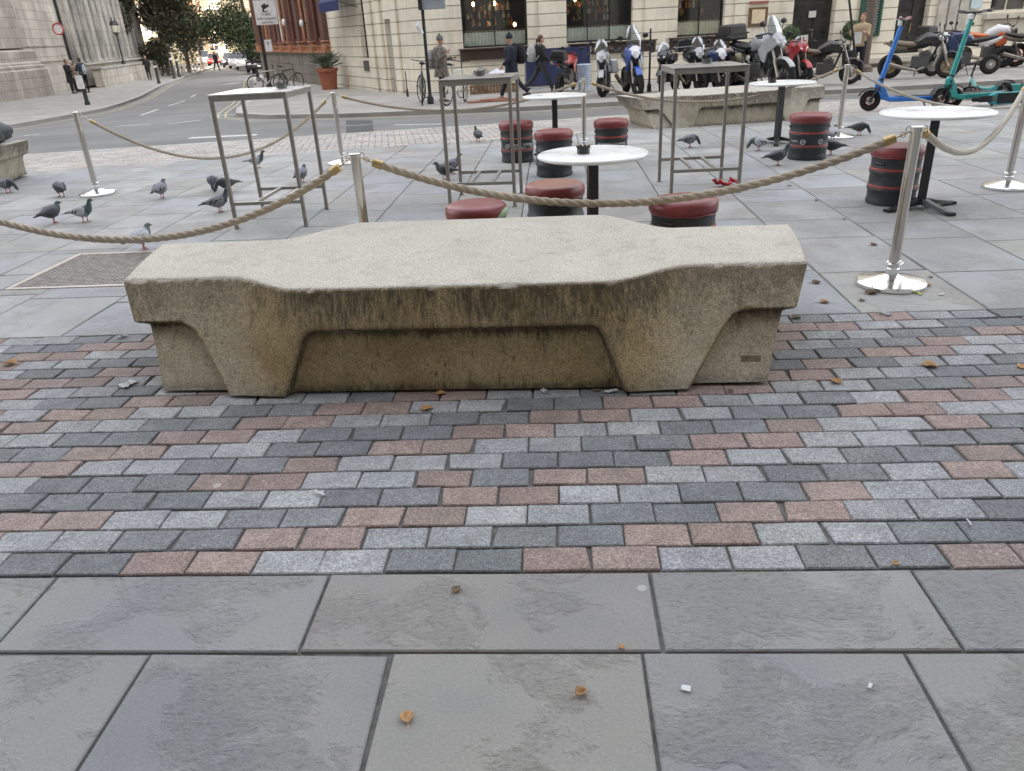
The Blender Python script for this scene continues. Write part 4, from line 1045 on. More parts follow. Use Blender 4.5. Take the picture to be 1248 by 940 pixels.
mb = MB(); mb.box((18.5, .4, 15), (25, 1.9, 2)); wall_uv(mb.build('entablature', M_SOOT, ch, smooth=0))
pw = thing('parapet_wall', 'low stained stone wall with coping in front of the church columns', 'wall', (-25.5, 40.3, 0), a4)
mb = MB(); mb.box((19.6, -.55, -.25), (24.6, .5, 1.5)); wall_uv(mb.build('wall', M_SOOT, pw, smooth=0))
mb = MB(); mb.box((19.6, -.55, .55), (24.8, .64, .12)); mb.build('coping', mat('coping_stone', (.36, .34, .30), .85, var=.3, scale=2, bump=.4), pw, bevel=.02)
# things behind the far ends so that streets stay closed
house('plain cream house standing behind the trees beyond the church', (-62, 122), (-42, 77), M_CREAM, 13, 4, 9).rotation_euler
bpy.context.view_layer.update()

# ---------------------------------------------------------------- trees
def leaf_mat(name, c1, c2):
    m, nt, b = nt_of(name); N = nt.nodes; L = nt.links
    at = N.new('ShaderNodeAttribute'); at.attribute_name = 'tone'
    L.new(at.outputs['Color'], b.inputs['Base Color']); b.inputs['Roughness'].default_value = .6
    b.inputs['Subsurface Weight'].default_value = 0
    return m
LEAFM = leaf_mat('leaves', None, None); BARK = mat('bark', (.10, .08, .06), .9, 0, .4, 9, bump=.8)
def tree(label, loc, h, cr, nleaf, cols, seed, ls=.2, ch_=.62, sparse=1.):
    r = random.Random(seed); t = thing('street_tree', label, 'tree', loc, r.uniform(0, 6), 'street trees')
    mb = MB(); mb.tube([(0, 0, -.2), (.05, .03, h*.2), (0, .1, h*.4), (.1, 0, h*.75)], [.2, .16, .13, .05], 10)
    blobs = []
    for i in range(15):
        a = r.uniform(0, 2*PI); q = r.uniform(.25, 1)*cr; z = h*r.uniform(1-ch_, .97); q *= math.sin(PI*min(max((z/h-(1-ch_)+.12)/(ch_+.14), .1), .95))
        e = Vector((q*math.cos(a), q*math.sin(a), z)); blobs.append((e, cr*r.uniform(.25, .5)))
        st_ = Vector((.03, .04, h*r.uniform(.25, .6))); md = (st_+e)/2+Vector((0, 0, h*.04)); mb.tube([st_, md, e], [.06, .04, .015], 6)
    mb.build('trunk', BARK, t)
    mb = MB()
    for i in range(nleaf):
        c_, rad = blobs[r.randrange(len(blobs))]; d = Vector((r.gauss(0, 1), r.gauss(0, 1), r.gauss(0, 1))).normalized()*rad*r.random()**.35*sparse
        q = c_+d; nrm = Vector((r.gauss(0, 1), r.gauss(0, 1), r.gauss(0, 1)+.6)).normalized(); u = nrm.orthogonal().normalized(); u.rotate(Matrix.Rotation(r.uniform(0, 6), 3, nrm)); v_ = nrm.cross(u); s_ = ls*r.uniform(.6, 1.3)
        mb.add([q-u*s_*.5, q+v_*s_*.3, q+u*s_*.5, q-v_*s_*.3], [(0, 1, 2, 3)], tuple(x*r.uniform(.7, 1.3) for x in r.choice(cols)))
    mb.build('crown', LEAFM, t, smooth=0, fixn=False)
    return t
GR = [(.045, .065, .02), (.06, .08, .025), (.08, .085, .03), (.10, .09, .03)]
G1 = [(.022, .033, .012), (.03, .040, .015), (.042, .045, .018), (.065, .052, .02)]
tree('dark leafy street tree beside the far end of the church', on_ground(207, 92.5), 9, 3.9, 26000, G1, 1, .2, .86)
tree('second dark tree on the left pavement behind the bicycle rack', on_ground(231, 88.5), 8.5, 3.2, 19000, G1, 2, .2, .8)
tree('slender tree with sparse reddish brown autumn leaves in the side street', on_ground(247, 84), 8, 2.6, 2200, [(.28, .13, .05), (.22, .12, .05), (.18, .13, .05)], 3, .2, .7)
tree('bushy green tree over the parked cars on the right of the side street', on_ground(299, 89)+Vector((.6, .5, 0)), 9, 3.6, 24000, [(.025, .045, .014), (.035, .055, .018), (.032, .040, .015)], 5, .18, .8)
# ---------------------------------------------------------------- people
SKIN = mat('skin', (.52, .32, .23), .5, 0, .08, 9)
def person(label, loc, rz, H, cl, legs=((.0, 0.), (.0, 0.)), arms=((.1, .2), (.1, .2)), coat_len=0., hat=None, hair=(.06, .035, .02), lean=0., tail=False, hood=False, bulk=1.):
    """legs and arms: (swing of thigh or upper arm, bend of knee or elbow) per side, forward positive; the figure faces +x"""
    t = thing('person', label, 'person', loc, rz); k = H/1.75
    def seg(o_, a, l): return o_+Vector((math.sin(a)*l, 0, -math.cos(a)*l))
    hipz = .92; L = {}
    lowest = 0
    for i, sy in enumerate((-1, 1)):
        th, kb = legs[i]; hip = Vector((0, sy*.09, hipz)); kn = seg(hip, th, .44); an = seg(kn, th-kb, .43); L[i] = (hip, kn, an); lowest = min(lowest, an.z-.07) if i else an.z-.07
    dz = -min(L[0][2].z, L[1][2].z)+.075
    up_ = Vector((0, 0, dz))
    for i in L: L[i] = tuple(q+up_ for q in L[i])
    pel = Vector((0, 0, hipz+.02))+up_; ch_ = pel+Vector((math.sin(lean)*.38, 0, .40*math.cos(lean))); nk = ch_+Vector((.01+lean*.1, 0, .14)); hd = nk+Vector((.025, 0, .15))
    A = {}
    for i, sy in enumerate((-1, 1)):
        sw, eb = arms[i]; sh = ch_+Vector((0, sy*.185, .06)); el = sh+Vector((math.sin(sw)*.29, sy*.05, -math.cos(sw)*.29)); wr = el+Vector((math.sin(sw+eb)*.25, -sy*.03*(eb > .6), -math.cos(sw+eb)*.25)); A[i] = (sh, el, wr)
    def rem(o_, vox=.016):
        md = o_.modifiers.new('remesh', 'REMESH'); md.mode = 'VOXEL'; md.voxel_size = vox; md.use_smooth_shade = True
        sm = o_.modifiers.new('smooth', 'SMOOTH'); sm.iterations = 3; return o_
    S = lambda q: [v_*k for v_ in q]
    mb = MB()
    mb.tube(S([pel-Vector((0, 0, .08)), pel, (pel+ch_)/2, ch_, ch_+Vector((0, 0, .08)), nk]), [.10*k, .145*k, .13*k, .16*k, .12*k, .055*k], 14)
    mb.tube(S([nk-Vector((0, 0, .04)), nk+Vector((.01, 0, .08))]), .052*k, 12)
    mb.ball(hd*k, (.093*k, .073*k, .115*k)); mb.ball((hd+Vector((.03, 0, -.06)))*k, (.06*k, .052*k, .06*k)); mb.ball((hd+Vector((.095, 0, -.015)))*k, (.018*k, .014*k, .025*k))
    for sy in (-1, 1): mb.ball((hd+Vector((0, sy*.076, -.01)))*k, (.018*k, .012*k, .03*k))
    for i in (0, 1):
        sh, el, wr = A[i]; mb.tube(S([sh, el, wr]), [.05*k, .04*k, .028*k], 10)
        hp, kn, an = L[i]; mb.tube(S([hp, (hp+kn)/2, kn, (kn*.6+an*.4), an]), [.085*k, .075*k, .052*k, .052*k, .035*k], 12); mb.tube(S([an, an+Vector((.0, 0, -.045))]), [.036*k, .04*k], 10); mb.tube(S([an+Vector((-.05, 0, -.05)), an+Vector((.14, 0, -.055))]), [.035*k, .025*k], 8)
    body = rem(mb.build('body', SKIN, t, smooth=60), .014)
    for sy in (-1, 1):
        mb = MB(); mb.ball((hd+Vector((.088, sy*.032, .012)))*k, .011*k, n=8, k=5); mb.build('eye', BLACKP, body)
    mb = MB(); mb.tube(S([hd+Vector((.09, -.02, -.07)), hd+Vector((.095, 0, -.072)), hd+Vector((.09, .02, -.07))]), .006*k, 5); mb.build('mouth', mat('lips', (.35, .14, .12), .5), body)
    for i, sy in enumerate((-1, 1)):           # hands with five curled fingers
        sh, el, wr = A[i]; d = (wr-el).normalized(); mb = MB(); fwd = Vector((0, 1, 0)).cross(d).normalized(); pl_ = wr+d*.05
        Mx = Matrix((fwd, Vector((0, 1, 0)), d)).transposed()
        mb.ball(pl_*k, (.038*k, .016*k, .048*k), M=Mx, n=10, k=6)
        for f_ in range(4):
            o_ = wr+d*.085+fwd*(-.027+.018*f_); ln = (.03, .036, .034, .027)[f_]
            mb.tube(S([o_, o_+d*ln+Vector((0, -sy*.006, 0)), o_+d*ln*1.6+Vector((0, -sy*.022, 0))]), [.0085*k, .008*k, .006*k], 6)
        o_ = wr+d*.03+fwd*.03; mb.tube(S([o_, o_+fwd*.025+d*.025, o_+fwd*.028+d*.05+Vector((0, -sy*.01, 0))]), [.010*k, .009*k, .007*k], 6)
        mb.build('hand', SKIN, body)
    # clothes
    ct, tr, sc = cl; mb = MB(); b_ = bulk
    low = pel-Vector((0, 0, .06+coat_len))
    mb.tube(S([low, low*.5+pel*.5, pel, (pel+ch_)/2, ch_, ch_+Vector((0, 0, .10)), nk+Vector((0, 0, .01))]), [(.20 if coat_len > .2 else .165)*k*b_, .175*k*b_, .165*k*b_, .16*k*b_, .19*k*b_, .155*k*b_, .07*k], 16)
    for i in (0, 1):
        sh, el, wr = A[i]; mb.tube(S([sh+Vector((0, (1 if i == 0 else -1)*.04, .0)), sh, el, wr+(el-wr).normalized()*.02]), [.07*k, .075*k*b_, .062*k*b_, .048*k*b_], 12)
    if hood: mb.ball((nk+Vector((-.05, 0, .03)))*k, (.11*k, .13*k, .07*k))
    rem(mb.build('coat', ct, t, smooth=60))
    mb = MB()
    for i in (0, 1):
        hp, kn, an = L[i]; mb.tube(S([hp+Vector((0, 0, .06)), hp, (hp+kn)/2, kn, (kn+an)/2, an+Vector((0, 0, .03))]), [.10*k, .105*k, .09*k, .072*k, .065*k, .058*k], 12)
    mb.ball(pel*k-Vector((0, 0, .03*k)), (.13*k, .16*k, .12*k)); rem(mb.build('trousers', tr, t, smooth=60))
    for i in (0, 1):
        hp, kn, an = L[i]; mb = MB(); z = an.z-.045
        mb.tube(S([an+Vector((-.07, 0, -.04)), an+Vector((-.02, 0, -.03)), an+Vector((.08, 0, -.045)), an+Vector((.17, 0, -.055))]), [.035*k, .045*k, .04*k, .022*k], 10)
        mb.build('shoe', sc, t, smooth=60)
    mb = MB(); hc = mat('hair_%d' % int(hair[0]*1000), hair, .6, 0, .3, 40, bump=.4)
    if hat is None or tail:
        mb.ball((hd+Vector((-.018, 0, .025)))*k, (.098*k, .083*k, .108*k)); mb.ball((hd+Vector((-.05, 0, -.03)))*k, (.06*k, .07*k, .08*k))
        if tail: mb.tube(S([hd+Vector((-.09, 0, .03)), hd+Vector((-.14, 0, -.02)), hd+Vector((-.14, 0, -.14)), hd+Vector((-.12, 0, -.24))]), [.025*k, .035*k, .03*k, .01*k], 8)
        rem(mb.build('hair', hc, t, smooth=60), .012)
    if hat:
        mb = MB(); mb.lathe([(.098*k, -.01*k), (.103*k, .02*k), (.098*k, .06*k), (.07*k, .115*k), (.001, .135*k)], 20, c=(hd+Vector((-.01, 0, .02)))*k, cap=False); mb.ball((hd+Vector((-.015, 0, .165)))*k, .03*k if hat != SKIN else .01)
        mb.build('hat', hat, t, smooth=60)
    return t
NVY = mat('navy_wool', (.018, .022, .04), .85, 0, .25, 20, bump=.3, bscale=120); BLK = mat('black_cloth', (.018, .018, .02), .85, 0, .25, 20, bump=.3, bscale=120)
GRT = mat('charcoal_denim', (.05, .052, .058), .85, 0, .25, 25, bump=.3, bscale=120); SHOE = mat('dark_shoe', (.03, .022, .018), .5, 0, .2, 20)
CAMO = mat('brown_patterned_parka', (.17, .15, .125), .9, 0, .6, 14, bump=.5, bscale=60); GRYW = mat('grey_knit', (.17, .155, .13), .9, 0, .3, 50, bump=.5)
TAN = mat('tan_fleece', (.40, .31, .20), .9, 0, .25, 18, bump=.4); WHC = mat('pale_cloth', (.58, .60, .62), .85, 0, .15, 18)
def backpack(label, loc, rz, mt, sc=1., h=.46):
    t = thing('backpack', label, 'backpack', loc, rz, scale=sc)
    mb = MB(); mb.tube([(0, 0, -h/2), (0, 0, -h/2+.03), (0, 0, 0), (0, 0, h/2-.08), (-.01, 0, h/2)], [.09, .15, .16, .13, .06], 14, flat=.62); o_ = mb.build('bag', mt, t, smooth=60)
    mb = MB(); mb.tube([(-.10, 0, -h*.36), (-.11, 0, -h*.1), (-.10, 0, .02)], [.06, .10, .05], 12, flat=.6); mb.build('front_pocket', mt, t, smooth=60)
    for s_ in (-1, 1):
        mb = MB(); mb.tube([(.08, s_*.08, h/2-.05), (.16, s_*.12, h/2+.04), (.24, s_*.13, h/2-.05), (.26, s_*.13, 0), (.12, s_*.13, -h/2+.05)], .014, 6); mb.build('strap', mt, t)
    return t
def above(p_, z, dx=0, rz=0): return Vector(p_)+Vector((dx*math.cos(rz), dx*math.sin(rz), z))
p = on_ground(541, 124); person('person in a grey hat and brown patterned parka eating beside a bicycle', p, -.3, 1.62, (CAMO, BLK, SHOE), ((.1, .05), (-.1, .05)), ((.4, 1.9), (.2, 1.5)), .22, hat=GRYW, bulk=1.15)
backpack('grey backpack on the back of the person in the patterned parka', above(p, 1.08, -.27, -.3), -.3, mat('grey_pack', (.24, .24, .24), .8, 0, .2, 12))
p = on_ground(625, 121); person('person in a dark bobble hat and long navy coat walking to the left', p, PI+.15, 1.62, (NVY, NVY, SHOE), ((.42, .1), (-.38, .35)), ((-.3, .2), (.3, .5)), .35, hat=NVY, bulk=1.1)
backpack('dark backpack on the back of the person in the navy coat', above(p, 1.1, -.26, PI+.15), PI+.15, BLK)
p = on_ground(660, 113); person('person with tied brown hair and black jacket striding to the right', p, .1, 1.60, (BLK, GRT, SHOE), ((.45, .05), (-.5, .3)), ((.35, .5), (-.3, .3)), .0, hair=(.10, .05, .025), tail=True)
backpack('light grey backpack on the person striding right with tied hair', above(p, 1.08, -.26, .1), .1, mat('light_grey_pack', (.42, .43, .43), .8, 0, .12, 12))
p = on_ground(1043, 93); person('person with reddish hair holding papers by the green chalkboard', p, -2.2, 1.68, (TAN, NVY, SHOE), ((.2, .05), (-.15, .1)), ((.6, 1.3), (.5, 1.4)), .05, hair=(.22, .07, .03), tail=True)
pp = thing('paper_sheets', 'white paper sheets held by the person beside the green chalkboard', 'papers', above(p, 1.05, .3, -2.2), -2.2)
mb = MB(); mb.box((0, 0, 0), (.01, .2, .3)); mb.build('sheet', WHC, pp)
mb = MB(); mb.box((.012, .01, -.01), (.004, .2, .3), rz=.06); mb.build('sheet', NOT, pp)
p = on_ground(90, 114); person('person in a long black coat at left standing by the church wall', p, .3, 1.62, (BLK, BLK, SHOE), arms=((.3, 1.2), (.1, .2)), coat_len=.35, hair=(.12, .07, .04))
p = on_ground(96, 113); person('white haired person between the two dark coats by the church', p, -.9, 1.55, (mat('light_brown_coat', (.28, .22, .17), .9), BLK, SHOE), arms=((.3, 1.3), (.2, 1.0)), hair=(.6, .6, .58))
p = on_ground(107, 113); person('person with a pale patch on the back of a dark jacket by the church', p, 2.6, 1.66, (mat('dark_blue_jacket', (.03, .04, .06), .85), BLK, SHOE), arms=((.3, 1.2), (.3, 1.2)), hair=(.05, .03, .02), bulk=1.1)
backpack('pale blue grey bag carried by the rightmost person at the church', above(p, 1.12, -.25, 2.6), 2.6, mat('pale_blue_pack', (.42, .48, .52), .8))
p = on_ground(183, 98); person('person in black leaning by the end of the low church wall', p, -1.2, 1.6, (BLK, BLK, SHOE), arms=((.3, 1.0), (.1, .4)), hair=(.1, .06, .04))
p = on_ground(265, 86); person('small far person in black walking up the middle of the side street', p, 1.2, 1.65, (BLK, BLK, SHOE), ((.3, .1), (-.3, .2)), coat_len=.2)

# ---------------------------------------------------------------- pigeons
def feather(name, body, neck, tail_, iri=.35):
    m, nt, b = nt_of(name); N = nt.nodes; L = nt.links; v = N.new('ShaderNodeTexCoord').outputs['Object']
    s_ = N.new('ShaderNodeSeparateXYZ'); L.new(v, s_.inputs[0])
    x = mathn(N, L, 'ADD', s_.outputs[0], mathn(N, L, 'MULTIPLY_ADD', nzn(N, L, v, 25, 4), .05, -.025))
    col = ramp(N, L, mathn(N, L, 'MULTIPLY_ADD', x, 2.2, .5), [(.16, tail_), (.30, body), (.56, body), (.66, neck), (.9, neck)])
    col = mixc(N, L, 1., col, ramp(N, L, nzn(N, L, scalev(N, L, v, (1, 2, 2)), 60, 4, .7), [(.3, (.65,)*3), (.7, (1.3,)*3)]), 'MULTIPLY')
    L.new(col, b.inputs['Base Color']); b.inputs['Roughness'].default_value = .55; return m
F_LT = feather('blue_grey_plumage', (.40, .42, .46), (.07, .10, .10), (.05, .055, .06)); F_DK = feather('dark_plumage', (.075, .08, .095), (.03, .05, .05), (.02, .02, .025)); F_MD = feather('slate_plumage', (.19, .20, .24), (.05, .06, .08), (.03, .03, .04))
WG_LT = mat('light_wing', (.50, .52, .55), .6, 0, .15, 40, bump=.3); WG_DK = mat('dark_wing', (.055, .058, .065), .6, 0, .4, 40, bump=.3); WG_MD = mat('checkered_wing', (.19, .20, .225), .6, 0, .8, 55, bump=.3)
BAR = mat('black_wing_bar', (.015, .015, .018), .6); PINKL = mat('coral_leg', (.42, .12, .10), .6); BEAK = mat('beak', (.12, .11, .10), .5)
def ring(c, ry, rz_, tilt=0., n=12):
    out = []
    for j in range(n):
        a = 2*PI*j/n; q = Vector((0, math.cos(a)*ry, math.sin(a)*rz_)); q.rotate(Matrix.Rotation(-tilt, 3, 'Y')); out.append(q+Vector(c))
    return out
def pigeon(label, loc, rz, style, pose='stand', sc=1., pitch=0.):
    fm, wm = {'lt': (F_LT, WG_LT), 'dk': (F_DK, WG_DK), 'md': (F_MD, WG_MD)}[style]
    t = thing('pigeon', label, 'pigeon', loc, rz, 'feral pigeons on the paving', sc)
    bz = .115
    spine = [((-.20, bz-.015), .022, .004, 0), ((-.15, bz-.004), .024, .010, 0), ((-.11, bz+.002), .030, .022, 0), ((-.06, bz+.002), .052, .048, 0), ((-.01, bz+.000), .065, .064, 0), ((.04, bz+.010), .062, .065, .1), ((.075, bz+.030), .043, .046, .5)]
    if pose == 'peck': spine += [((.105, bz+.015), .029, .03, -.7), ((.125, bz-.015), .021, .022, -1.1), ((.138, bz-.040), .019, .021, -1.2), ((.150, bz-.062), .018, .019, -1.2), ((.158, bz-.078), .008, .010, -1.2)]
    elif pose == 'tuck': spine += [((.09, bz+.055), .03, .03, .9), ((.095, bz+.073), .022, .024, .6), ((.108, bz+.080), .020, .021, 0), ((.125, bz+.078), .014, .016, 0), ((.135, bz+.075), .006, .008, 0)]
    else: spine += [((.092, bz+.062), .028, .028, 1.1), ((.098, bz+.088), .021, .021, 1.3), ((.104, bz+.108), .019, .020, .7), ((.122, bz+.116), .018, .019, 0), ((.138, bz+.112), .010, .012, -.2)]
    mb = MB(); mb.loft([ring((x, 0, z), ry, rz_, tl) for (x, z), ry, rz_, tl in spine]); body = mb.build('body', fm, t, smooth=80)
    hx, hz = spine[-1][0]; dn = pose == 'peck'
    mb = MB(); e = (hx+.008, 0, hz-.022) if dn else (hx+.024, 0, hz-.006); mb.tube([(hx-.004, 0, hz), e], [.0055, .0015], 6); mb.build('beak', BEAK, body)
    for s_ in (-1, 1):
        ex, ez = (spine[-3][0] if dn else spine[-2][0]); mb = MB(); mb.ball((ex+(.004 if not dn else .006), s_*.0165, ez+.004), .004, n=8, k=5); mb.build('eye', mat('orange_eye', (.6, .2, .04), .3), body)
        mb = MB(); rr = []
        for x, z, w_, h_ in ((.06, .022, .004, .012), (.045, .018, .012, .034), (0, .014, .013, .044), (-.05, .010, .012, .034), (-.10, .006, .008, .018), (-.165, .002, .004, .006)):
            yb = {0.06: .045, .045: .053, 0: .058, -.05: .050, -.10: .028, -.165: .012}[x]
            rr.append([Vector((x, s_*yb, bz+z))+Vector((0, s_*math.cos(a)*w_, math.sin(a)*h_)) for a in [2*PI*q/10 for q in range(10)]])
        mb.loft(rr); wg = mb.build('wing', wm, t, smooth=80)
        if style != 'dk':
            for bx in (-.035, -.075):
                mb = MB(); mb.tube([(bx+.022, s_*(.062 if bx > -.05 else .050), bz+.030), (bx, s_*(.066 if bx > -.05 else .054), bz+.008), (bx-.012, s_*(.060 if bx > -.05 else .048), bz-.016)], [.005, .007, .004], 6); mb.build('wing_bar', BAR, wg)
        mb = MB(); fx = .01+s_*.012; mb.tube([(.0, s_*.022, bz-.04), (fx, s_*.022, .045), (fx-.006, s_*.022, .008)], [.012, .005, .0042], 7)
        for a in (-.5, 0, .5): mb.tube([(fx-.006, s_*.022, .006), (fx+.028*math.cos(a), s_*.022+.028*math.sin(a), .004)], [.004, .0025], 5)
        mb.tube([(fx-.006, s_*.022, .006), (fx-.024, s_*.022, .004)], [.0035, .002], 5); mb.build('leg', PINKL, t)
    return t
PG = [((76, 240), 2.4, 'dk', 'peck', 'dark pigeon with its tail up beside the left steel post'),
 ((66, 272), 1.2, 'dk', 'tuck', 'dark brownish pigeon seen from behind left of the light grey pigeon'),
 ((104, 271), .0, 'lt', 'stand', 'light grey pigeon with black wing bars walking right at the left'),
 ((198, 242), 1.5, 'md', 'tuck', 'slate pigeon seen from behind, alone right of the left post'),
 ((262, 232), -1.3, 'md', 'peck', 'slate pigeon pecking left of the leftmost tall table, farthest of the trio'),
 ((278, 235), -2.4, 'dk', 'peck', 'dark pigeon pecking right behind the front leg of the leftmost tall table'),
 ((268, 259), .5, 'md', 'stand', 'checkered pigeon walking right, nearest to the leftmost tall table leg'),
 ((314, 205), .1, 'lt', 'stand', 'light grey pigeon walking right behind the leftmost tall table'),
 ((369, 223), 1.4, 'md', 'tuck', 'blue slate pigeon resting inside the view of the leftmost tall table legs'),
 ((10, 235), -.1, 'md', 'peck', 'slate pigeon pecking below the bench at the left edge'),
 ((583, 173), 2.0, 'dk', 'stand', 'small dark pigeon with white patches standing alone behind the middle tall table'),
 ((543, 219), 3.0, 'dk', 'tuck', 'dark pigeon facing left behind the middle tall table leg'),
 ((551, 212), .3, 'md', 'stand', 'slate pigeon next to the dark one at the middle tall table'),
 ((840, 180), .2, 'md', 'peck', 'slate pigeon pecking below the right tall table'),
 ((741, 164), 2.9, 'dk', 'stand', 'dark pigeon standing left of the brewery keg by the slim post'),
 ((947, 202), .15, 'dk', 'stand', 'near black pigeon striding right in front of the emblem keg'),
 ((925, 184), 2.8, 'lt', 'peck', 'pale pigeon pecking at the foot of the far round table'),
 ((1013, 189), 3.0, 'dk', 'tuck', 'black pigeon with white marks at the right foot of the emblem keg'),
 ((1014, 172), 1.0, 'lt', 'tuck', 'blue grey pigeon half hidden behind the steel post near the scooters'),
 ((1046, 165), -.5, 'dk', 'peck', 'dark round pigeon right of the steel post base near the blue scooter'),
 ((175, 304), 1.2, 'lt', 'tuck', 'pale pigeon crouching just behind the left end of the foreground bench')]
for (q, a, st, po, lb) in PG: pigeon(lb, on_ground(*q), a, st, po, .92)

# ---------------------------------------------------------------- wheels shared by cycles and motorcycles
def wheel(root, c, r, tw, rimc, spokes=0, tyre=RUBBER, rr=.72, disc=True, steer=0.):
    M = Matrix.Rotation(steer, 3, 'Z'); c = Vector(c); Y = M @ Vector((0, 1, 0)); X = M @ Vector((1, 0, 0)); Z = Vector((0, 0, 1))
    n = 28
    def circ(rad, off=0.): return [c+X*math.cos(2*PI*i/n)*rad+Z*math.sin(2*PI*i/n)*rad+Y*off for i in range(n)]
    mb = MB(); mb.tube(circ(r-tw/2), tw/2, 10, closed=True); ty = mb.build('wheel', tyre, root)
    mb = MB(); mb.tube(circ(r-tw-.01), max(.008, tw*.16), 8, closed=True); mb.cyl(c-Y*tw*.5, c+Y*tw*.5, r*.16, n=12)
    if spokes > 12:
        for i in range(spokes):
            a = 2*PI*i/spokes; mb.tube([c+Y*(.02 if i % 2 else -.02)+X*math.cos(a)*.03+Z*math.sin(a)*.03, c+X*math.cos(a+.1)*(r-tw-.01)+Z*math.sin(a+.1)*(r-tw-.01)], .0022, 4, caps=False)
    else:
        for i in range(spokes):
            a = 2*PI*i/spokes; mb.tube([c+X*math.cos(a)*.03+Z*math.sin(a)*.03, c+X*math.cos(a+.12)*(r-tw-.01)+Z*math.sin(a+.12)*(r-tw-.01)], [.022, .014], 6, caps=False)
    mb.build('rim', rimc, ty)
    if disc:
        mb = MB(); mb.cyl(c+Y*.06, c+Y*.066, r*.48, n=24); mb.build('brake_disc', STEEL, ty)
    return ty
def motorbike(label, loc, rz, col, col2=None, screen=0, box=False, side=False, scooter=False, lean=.06, rim=None, seatc=BLACKP, sc=.95, steer=.2, nose=True, lplate=False, naked=False, fr=None):
    t = thing('motorcycle', label, 'motorcycle', loc, rz, 'motorcycles parked along the far pavement', sc); t.rotation_euler.x = lean
    col2 = col2 or BLACKP; rim = rim or BLACKM; R_ = .25 if scooter else .31
    fwc = (.72, 0, R_); wheel(t, fwc, R_, .12, rim, 5, steer=steer); wheel(t, (-.68, 0, R_), R_, .15, rim, 5)
    Hd = Vector((.46, 0, 1.0)); st = Matrix.Rotation(steer, 3, 'Z')
    for s_ in (-1, 1):
        mb = MB(); mb.tube([Vector((.46, s_*.09, 1.0)), Vector((.60, s_*.09, .62))], .024, 10); mb.tube([Vector((.60, s_*.09, .62)), Vector((.72, s_*.09, R_))], .034, 10); mb.build('fork', mat('fork_metal', (.4, .38, .34), .3, .8), t)
    mb = MB(); mb.loft([[Vector((fwc[0]+(R_+.03)*math.cos(a), y, R_+(R_+.03)*math.sin(a)+z)) for y, z in ((-.07, 0), (.07, 0), (.05, .02), (-.05, .02))] for a in [.55+i*.2 for i in range(9)]]); mb.build('mudguard', col, t, bevel=.005)
    mb = MB(); mb.tube([(.44, 0, .92), (.1, 0, .78), (-.35, 0, .72), (-.6, 0, .78)], .035, 8); mb.tube([(.42, 0, .85), (.25, 0, .35), (-.2, 0, .28), (-.68, 0, R_)], .03, 8); mb.build('frame', fr or BLACKM, t)
    mb = MB(); mb.box((.05, 0, .42), (.42, .30, .28)); mb.box((.12, 0, .60), (.2, .26, .16), M=Matrix.Rotation(-.3, 3, 'Y'))
    for k_ in range(4): mb.box((.14, 0, .54+k_*.035), (.24, .31, .01))
    mb.build('engine', mat('engine_metal', (.13, .13, .13), .4, .6, .3, 20), t, bevel=.02)
    mb = MB(); mb.tube([(.18, -.16, .3), (0, -.19, .22), (-.35, -.2, .3), (-.75, -.21, .42)], [.03, .03, .05, .055], 12); mb.build('exhaust', mat('exhaust_metal', (.35, .32, .28), .3, .9), t)
    mb = MB(); mb.tube([(.42, 0, .84), (.32, 0, .93), (.12, 0, .96), (-.08, 0, .88), (-.16, 0, .82)], [.07, .15, .165, .12, .08], 16); mb.build('tank', col, t, smooth=60)
    mb = MB(); mb.tube([(-.05, 0, .85), (-.2, 0, .84), (-.5, 0, .88), (-.75, 0, .94)], [.10, .15, .14, .07], 14, flat=.45); mb.build('seat', seatc, t, smooth=60)
    mb = MB(); mb.tube([(-.3, 0, .76), (-.6, 0, .80), (-.85, 0, .90)], [.10, .12, .05], 10, flat=.6); mb.build('tail', col2, t, smooth=60)
    mb = MB(); mb.ball((-.88, 0, .88), (.02, .06, .03)); mb.build('tail_light', mat('red_lens', (.5, .02, .02), .3), t)
    hb = MB(); hw = .36; hz = 1.08
    hb.tube([st@Vector((-.12, -hw, 0))+Vector((.44, 0, hz-.01)), st@Vector((0, -hw*.45, .02))+Vector((.44, 0, hz)), st@Vector((.03, 0, 0))+Vector((.44, 0, hz-.04)), st@Vector((0, hw*.45, .02))+Vector((.44, 0, hz)), st@Vector((-.12, hw, 0))+Vector((.44, 0, hz-.01))], .015, 8); hbo = hb.build('handlebar', BLACKM, t)
    for s_ in (-1, 1):
        mb = MB(); mb.tube([st@Vector((-.13, s_*hw*1.02, 0))+Vector((.44, 0, hz-.01)), st@Vector((-.06, s_*hw*.72, .008))+Vector((.44, 0, hz))], .02, 8); mb.build('grip', RUBBER, hbo)
        mb = MB(); mp = st@Vector((-.02, s_*hw*.85, .2))+Vector((.44, 0, hz)); mb.tube([st@Vector((0, s_*hw*.6, 0))+Vector((.44, 0, hz)), mp], .007, 6); mb.ball(mp, (.02, .075, .05)); mb.build('mirror', BLACKM, t)
